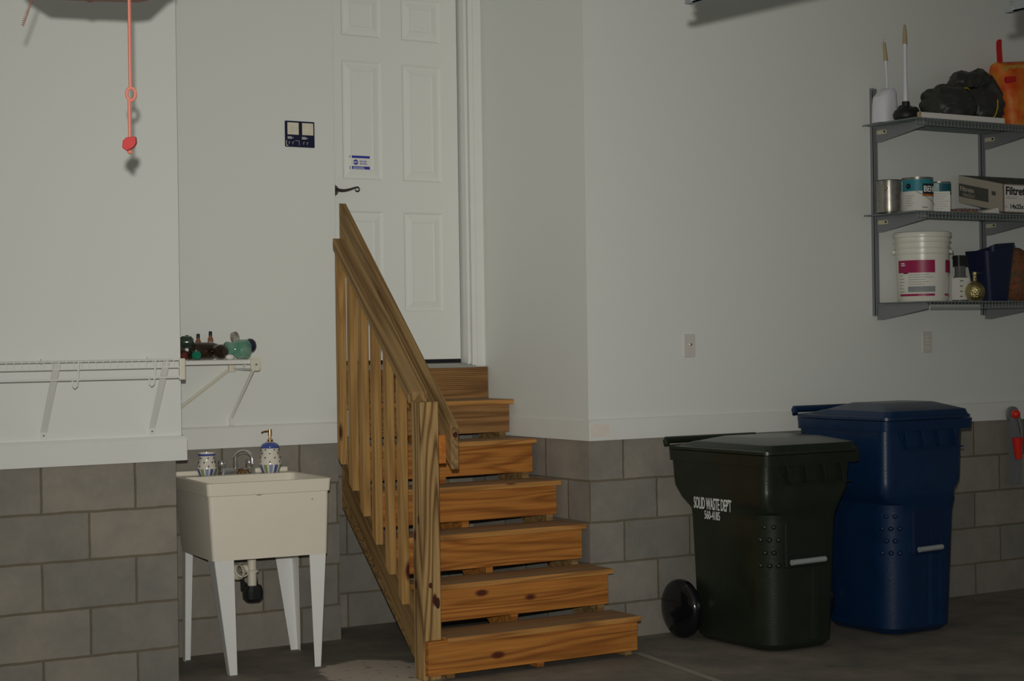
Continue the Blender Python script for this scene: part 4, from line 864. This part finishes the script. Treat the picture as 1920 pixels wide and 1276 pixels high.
b = B(); b.shell((cx, cy), .1412, CA-46, CA-34, z2+.150, z2+.162, .0014, 6); b.build('brand_badge', INK, o)
round_strokes(o, INKG, (cx, cy), .1402, CA-60, CA-42, z2+.138, 6, .017, .0030)
for a in (CA-88, CA+88):
    b = B(); b.ball((cx+.153*math.cos(math.radians(a)), cy+.153*math.sin(math.radians(a)), z2+.272), .012, .012, .014, 10, 6); b.build('handle_ear', PAILW, o, smooth=True)
b = B(); pts = [(cx+(.155+.012*math.sin(math.pi*t/20))*math.cos(math.radians(CA+88-t*1.6)), cy+(.155+.012*math.sin(math.pi*t/20))*math.sin(math.radians(CA+88-t*1.6)), z2+.235+.06*(t/20)) for t in range(0, 21)]; b.tube(pts, .002, 6); b.build('wire_handle', GREYM, o)
b = B(); b.rrect([(z2, 6.995, 7.066, 6.730, 6.785, .012), (z2+.125, 6.995, 7.066, 6.730, 6.785, .012), (z2+.14, 7.003, 7.057, 6.737, 6.781, .014), (z2+.20, 7.003, 7.057, 6.737, 6.781, .014)], 4)
o = tag(b.build('spray_bottle', mat('grey_body', (.13, .13, .13), .3), None, smooth=True), 'tall bottle with wide black cap and white label beside the pail', 'bottle')
b = B(); b.rrect([(z2+.19, 6.995, 7.069, 6.733, 6.785, .012), (z2+.248, 6.995, 7.069, 6.733, 6.785, .012)], 4); b.build('cap', BLACKP, o, smooth=True)
b = B(); b.box(6.993, 7.069, 6.7285, 6.732, z2+.008, z2+.127); b.box(6.9935, 6.995, 6.732, 6.785, z2+.008, z2+.127); l = b.build('label', PAPER, o)
strokes(l, INK, (6.995, 6.7283, z2+.108), (1, 0, 0), (0, 0, 1), 4, .028, .028, .004)
gx, gy = 7.066, 6.688
b = B(); b.lathe((gx, gy, z2), [(.028, 0), (.040, .008), (.050, .030), (.053, .050), (.049, .072), (.036, .092), (.018, .104), (.011, .108), (.010, .135), (.013, .140), (.014, .155), (.010, .158)], 30)
o = tag(b.build('gold_decanter', GOLD, None, smooth=True), 'round ornate gold bottle with thin neck in front of the navy wastebasket', 'bottle')
b = B(); b.tube([(gx+.010, gy, z2+.152), (gx+.03, gy, z2+.150), (gx+.055, gy, z2+.149)], .0012, 5); b.build('thin_pin', GREYM, o)
b = B()
secs = []
for z, x0, x1, y0, y1 in ((0, 7.275, 7.432, 6.775, 6.905), (.28, 7.222, 7.462, 6.745, 6.925)): secs.append((z2+z, x0, x1, y0, y1, .035))
b.rrect(secs, 6, True, False); b.rrect([(s[0]+.004*(1 if i == 0 else 0), s[1]+.004, s[2]-.004, s[3]+.004, s[4]-.004, .033) for i, s in enumerate(secs)], 6, True, False)
b.v = [(x, y, z+(.045*max(0, (x-7.28))/.18-.02*math.sin((x-7.22)/.24*math.pi) if z > z2+.2 else 0)) for x, y, z in b.v]
n1 = 28; k0 = 28; b.f += [(k0+i, k0+(i+1) % n1, k0+56+(i+1) % n1, k0+56+i) for i in range(n1)]
tag(b.build('wastebasket', NAVYB, None, smooth=True), 'navy plastic wastebasket with wavy rim on the bottom shelf', 'wastebasket')
b = B(); b.ball((7.585, 6.865, z2+.15), .10, .070, .155, 26, 16, .02, 4); b.v = [(x, y, max(z, z2)) for x, y, z in b.v]
rnd = random.Random(5)
for k in range(60):
    a = rnd.uniform(2.6, 5.2); zz0 = rnd.uniform(.03, .27); b.tube([(7.585+.07*math.cos(a), 6.865+.05*math.sin(a), z2+zz0), (7.585+.108*math.cos(a), 6.865+.078*math.sin(a), z2+zz0+rnd.uniform(-.02, .03))], [.004, .001], 4)
o = tag(b.build('bristle_wreath', BRFUR, None), 'brown and rust bristly bundle right of the navy wastebasket', 'bundle')
b = B(); b.box(7.56, 7.70, 6.975, 7.01, z2, z2+.325); tag(b.build('teal_box', TEAL, None), 'teal box top showing behind the bristly bundle', 'box')

# ------------------------------------------------------------------ wall plates, sign
def plate(x, z, label, coax):
    b = B(); b.rrect([(0, x-.036, x+.036, z-.059, z+.059, .004), (.006, x-.034, x+.034, z-.057, z+.057, .004)], 3); b.v = [(a, YC-.001-c_, bb) for a, bb, c_ in b.v]
    o = tag(b.build('wall_plate', mat('plate_plastic', (.68, .64, .60), .35), None), label, 'wall plate', 'wall plates on the back wall')
    if coax:
        b = B(); b.lathe((x+.002, YC-.007, z+.006), [(.006, 0), (.006, -.008), (.003, -.009)], 12, (0, 1, 0)); b.build('cable_jack', BRASS, o, smooth=True)
        b = B(); b.lathe((x-.006, YC-.007, z+.006), [(.003, 0), (.003, -.006)], 10, (0, 1, 0)); b.build('screw', CHROME, o, smooth=True)
    else:
        for dz in (.02, -.02):
            b = B(); b.lathe((x, YC-.0065, z+dz), [(.016, 0), (.016, -.002)], 20, (0, 1, 0)); s_ = b.build('receptacle', PAILW, o)
            b = B()
            for dx in (-.006, .006): b.box(x+dx-.0012, x+dx+.0012, YC-.0092, YC-.0083, z+dz-.002, z+dz+.007)
            b.build('slot', INK, s_)
plate(5.416, 1.440, 'blank-looking wall plate with one jack, left of the shelving on the back wall', True)
plate(7.076, 1.436, 'outlet plate on the wall below the white plastic pail', False)
sg = B(); SX0, SX1, SZ0, SZ1 = 3.568, 3.727, 2.446, 2.574
sg.rrect([(0, SX0, SX1, SZ0, SZ1, .005), (.003, SX0, SX1, SZ0, SZ1, .005)], 3); sg.v = [(a, YB-.0003-c_, bb) for a, bb, c_ in sg.v]
sg = tag(sg.build('navy_sign', SIGNB, None), 'navy notice board with two square cream patches left of the door', 'sign')
for x0 in (SX0+.013, SX0+.092):
    b = B(); b.box(x0, x0+.060, YB-.0046, YB-.0034, SZ1-.067, SZ1-.008); b.build('cream_patch', mat('aged_cream', (.80, .73, .60), .6, noise=.12, nscale=30), sg)
for x0 in (SX0+.013, SX0+.090):
    strokes(sg, WINK, (x0, YB-.0034, SZ0+.049), (1, 0, 0), (0, 0, 1), 3, .034, .0045, .0020)
b = B(); b.box(SX0+.006, SX0+.008, YB-.0042, YB-.0032, SZ0+.006, SZ0+.032); b.box(SX0+.006, SX0+.016, YB-.0042, YB-.0032, SZ0+.005, SZ0+.008)
for k, x in enumerate((.020, .040, .098, .118)):
    b.box(SX0+x, SX0+x+.0015, YB-.0042, YB-.0032, SZ0+.014, SZ0+.026); b.box(SX0+x, SX0+x+.006, YB-.0042, YB-.0032, SZ0+.024, SZ0+.026)
b.box(SX0+.052, SX0+.076, YB-.0042, YB-.0032, SZ0+.031, SZ0+.032); b.box(SX0+.075, SX0+.076, YB-.0042, YB-.0032, SZ0+.010, SZ0+.032)
b.build('pictogram', WINK, sg)

# ------------------------------------------------------------------ red-gripped tool at the right
tl = empty('red_handled_tool', (7.68, 6.97, .6)); tag(tl, 'tool with red knob and red grips hanging by the right edge', 'tool')
b = B(); b.ball((7.655, 6.95, 1.019), .026, .026, .026, 16, 10); b.build('knob', REDB, tl, smooth=True)
b = B(); b.lathe((7.70, 7.005, 1.015), [(.045, 0), (.045, .02)], 20, (0, 1, 0)); b.box(7.68, 7.73, 6.98, 7.03, .62, 1.0); b.build('back_plate', GREYM, tl)
b = B(); b.tube([(7.672, 6.95, .99), (7.69, 6.945, .90)], .005, 8); b.build('rod', CHROME, tl, smooth=True)
b = B(); b.tube([(7.655, 6.945, .885), (7.662, 6.945, .82), (7.668, 6.945, .765)], [.028, .024, .020], 14); b.build('grip', REDB, tl, smooth=True)
b = B(); b.tube([(7.725, 6.94, .885), (7.728, 6.94, .80)], [.022, .020], 14); b.build('grip', REDB, tl, smooth=True)

# ------------------------------------------------------------------ overhead: opener with pull cord, tracks
op = empty('door_opener', (1.52, 4.55, 2.41)); tag(op, 'brown garage door opener housing overhead at the top left', 'garage door opener')
rr_ = Vector((.8507, -.5255, 0)); ff_ = Vector((.5255, .8508, 0)); C0 = Vector((1.515, 4.545, 0))
b = B()
pl_ = [(-.165, 2.50), (-.168, 2.420), (-.158, 2.408), (-.055, 2.402), (-.045, 2.397), (-.03, 2.401), (.085, 2.396), (.115, 2.400), (.165, 2.445), (.185, 2.455), (.185, 2.62), (-.165, 2.62)]
n = len(pl_); pl_ = [(x, z+.022) for x, z in pl_]
n = len(pl_); P = [C0+rr_*x+Vector((0, 0, z))-ff_*.10 for x, z in pl_]+[C0+rr_*x+Vector((0, 0, z))+ff_*.12 for x, z in pl_]
b.add(P, [tuple(range(n)), tuple(range(2*n-1, n-1, -1))]+[(i, (i+1) % n, (i+1) % n+n, i+n) for i in range(n)]); b.build('housing', OPEN, op)
b = B(); b.box(1.50, 1.55, 4.53, 4.58, 2.60, ZC); b.build('hanger', GALV, op)
b = B(); pts = []
for k in range(120):
    t = k/119; a = k*.9; pts.append((1.378-.032*t+.004*math.cos(a), 4.628+.012*t+.004*math.sin(a), 2.43-.095*t))
b.tube(pts, .0011, 4); b.build('antenna_wire', OPEN, op)
pc = empty('pull_cord', (1.59, 4.495, 1.99)); tag(pc, 'salmon pull cord with a knot loop and red handle', 'pull cord')
b = B(); pts = []
for k in range(70): pts.append((1.591+.0004*math.cos(k*2.1), 4.495, 2.165+.0036*k))
b.tube(pts, [.0052 if k % 2 else .0042 for k in range(70)], 6)
b.tube([(1.588, 4.496, 2.14-.0036*k) for k in range(33)], [.0050 if k % 2 else .0040 for k in range(33)], 6)
b.build('cord', CORD, pc, smooth=True)
b = B(); pts = [Vector((1.592, 4.493, 2.150))+rr_*.0115*math.cos(t*math.pi/9)+Vector((0, 0, .0165*math.sin(t*math.pi/9))) for t in range(18)]; b.tube(pts, .0046, 8, True); b.build('knot_loop', CORD, pc, smooth=True)
b = B(); pp = [(-.019, -.010), (-.017, .008), (-.008, .017), (.017, .019), (.018, .002), (.010, -.010), (-.008, -.019)]
n = len(pp); c0 = Vector((1.588, 4.497, 2.017)); P = [c0+rr_*x+Vector((0, 0, z))-ff_*.010 for x, z in pp]+[c0+rr_*x+Vector((0, 0, z))+ff_*.010 for x, z in pp]
b.add(P, [tuple(range(n)), tuple(range(2*n-1, n-1, -1))]+[(i, (i+1) % n, (i+1) % n+n, i+n) for i in range(n)]); h_ = b.build('handle', HANDR, pc, bevel=.002)
b = B(); b.ball((1.588, 4.497, 1.996), .0075, .0075, .006, 10, 6, .1); b.build('cord_end', CORD, pc, smooth=True)
def track(x, y1, zb, label):
    t = empty('overhead_track', (x, y1, zb)); tag(t, label, 'track', 'overhead door tracks')
    b = B(); b.box(x, x+.004, -1.0, y1, zb, zb+.16); b.box(x, x+.02, -1.0, y1, zb, zb+.004); b.box(x, x+.02, -1.0, y1, zb+.156, zb+.16)
    b.box(x-.004, x+.02, y1, y1+.03, zb, zb+.014)
    for k in range(4): b.box(x-.001, x+.004, y1, y1+.012, zb+.03+.022*k, zb+.040+.022*k)
    b.build('channel', GALV, t)
    b = B(); b.box(x, x+.004, y1-.3, y1-.26, zb+.1, ZC); b.build('hanger_strap', GALV, t)
track(3.098, 4.00, 2.444, 'galvanised overhead door track left of the other, its end just above the frame')
track(3.885, 3.515, 2.405, 'galvanised overhead door track nearest the right edge')

for o in bpy.data.objects:
    if '_o' in o: del o['_o']
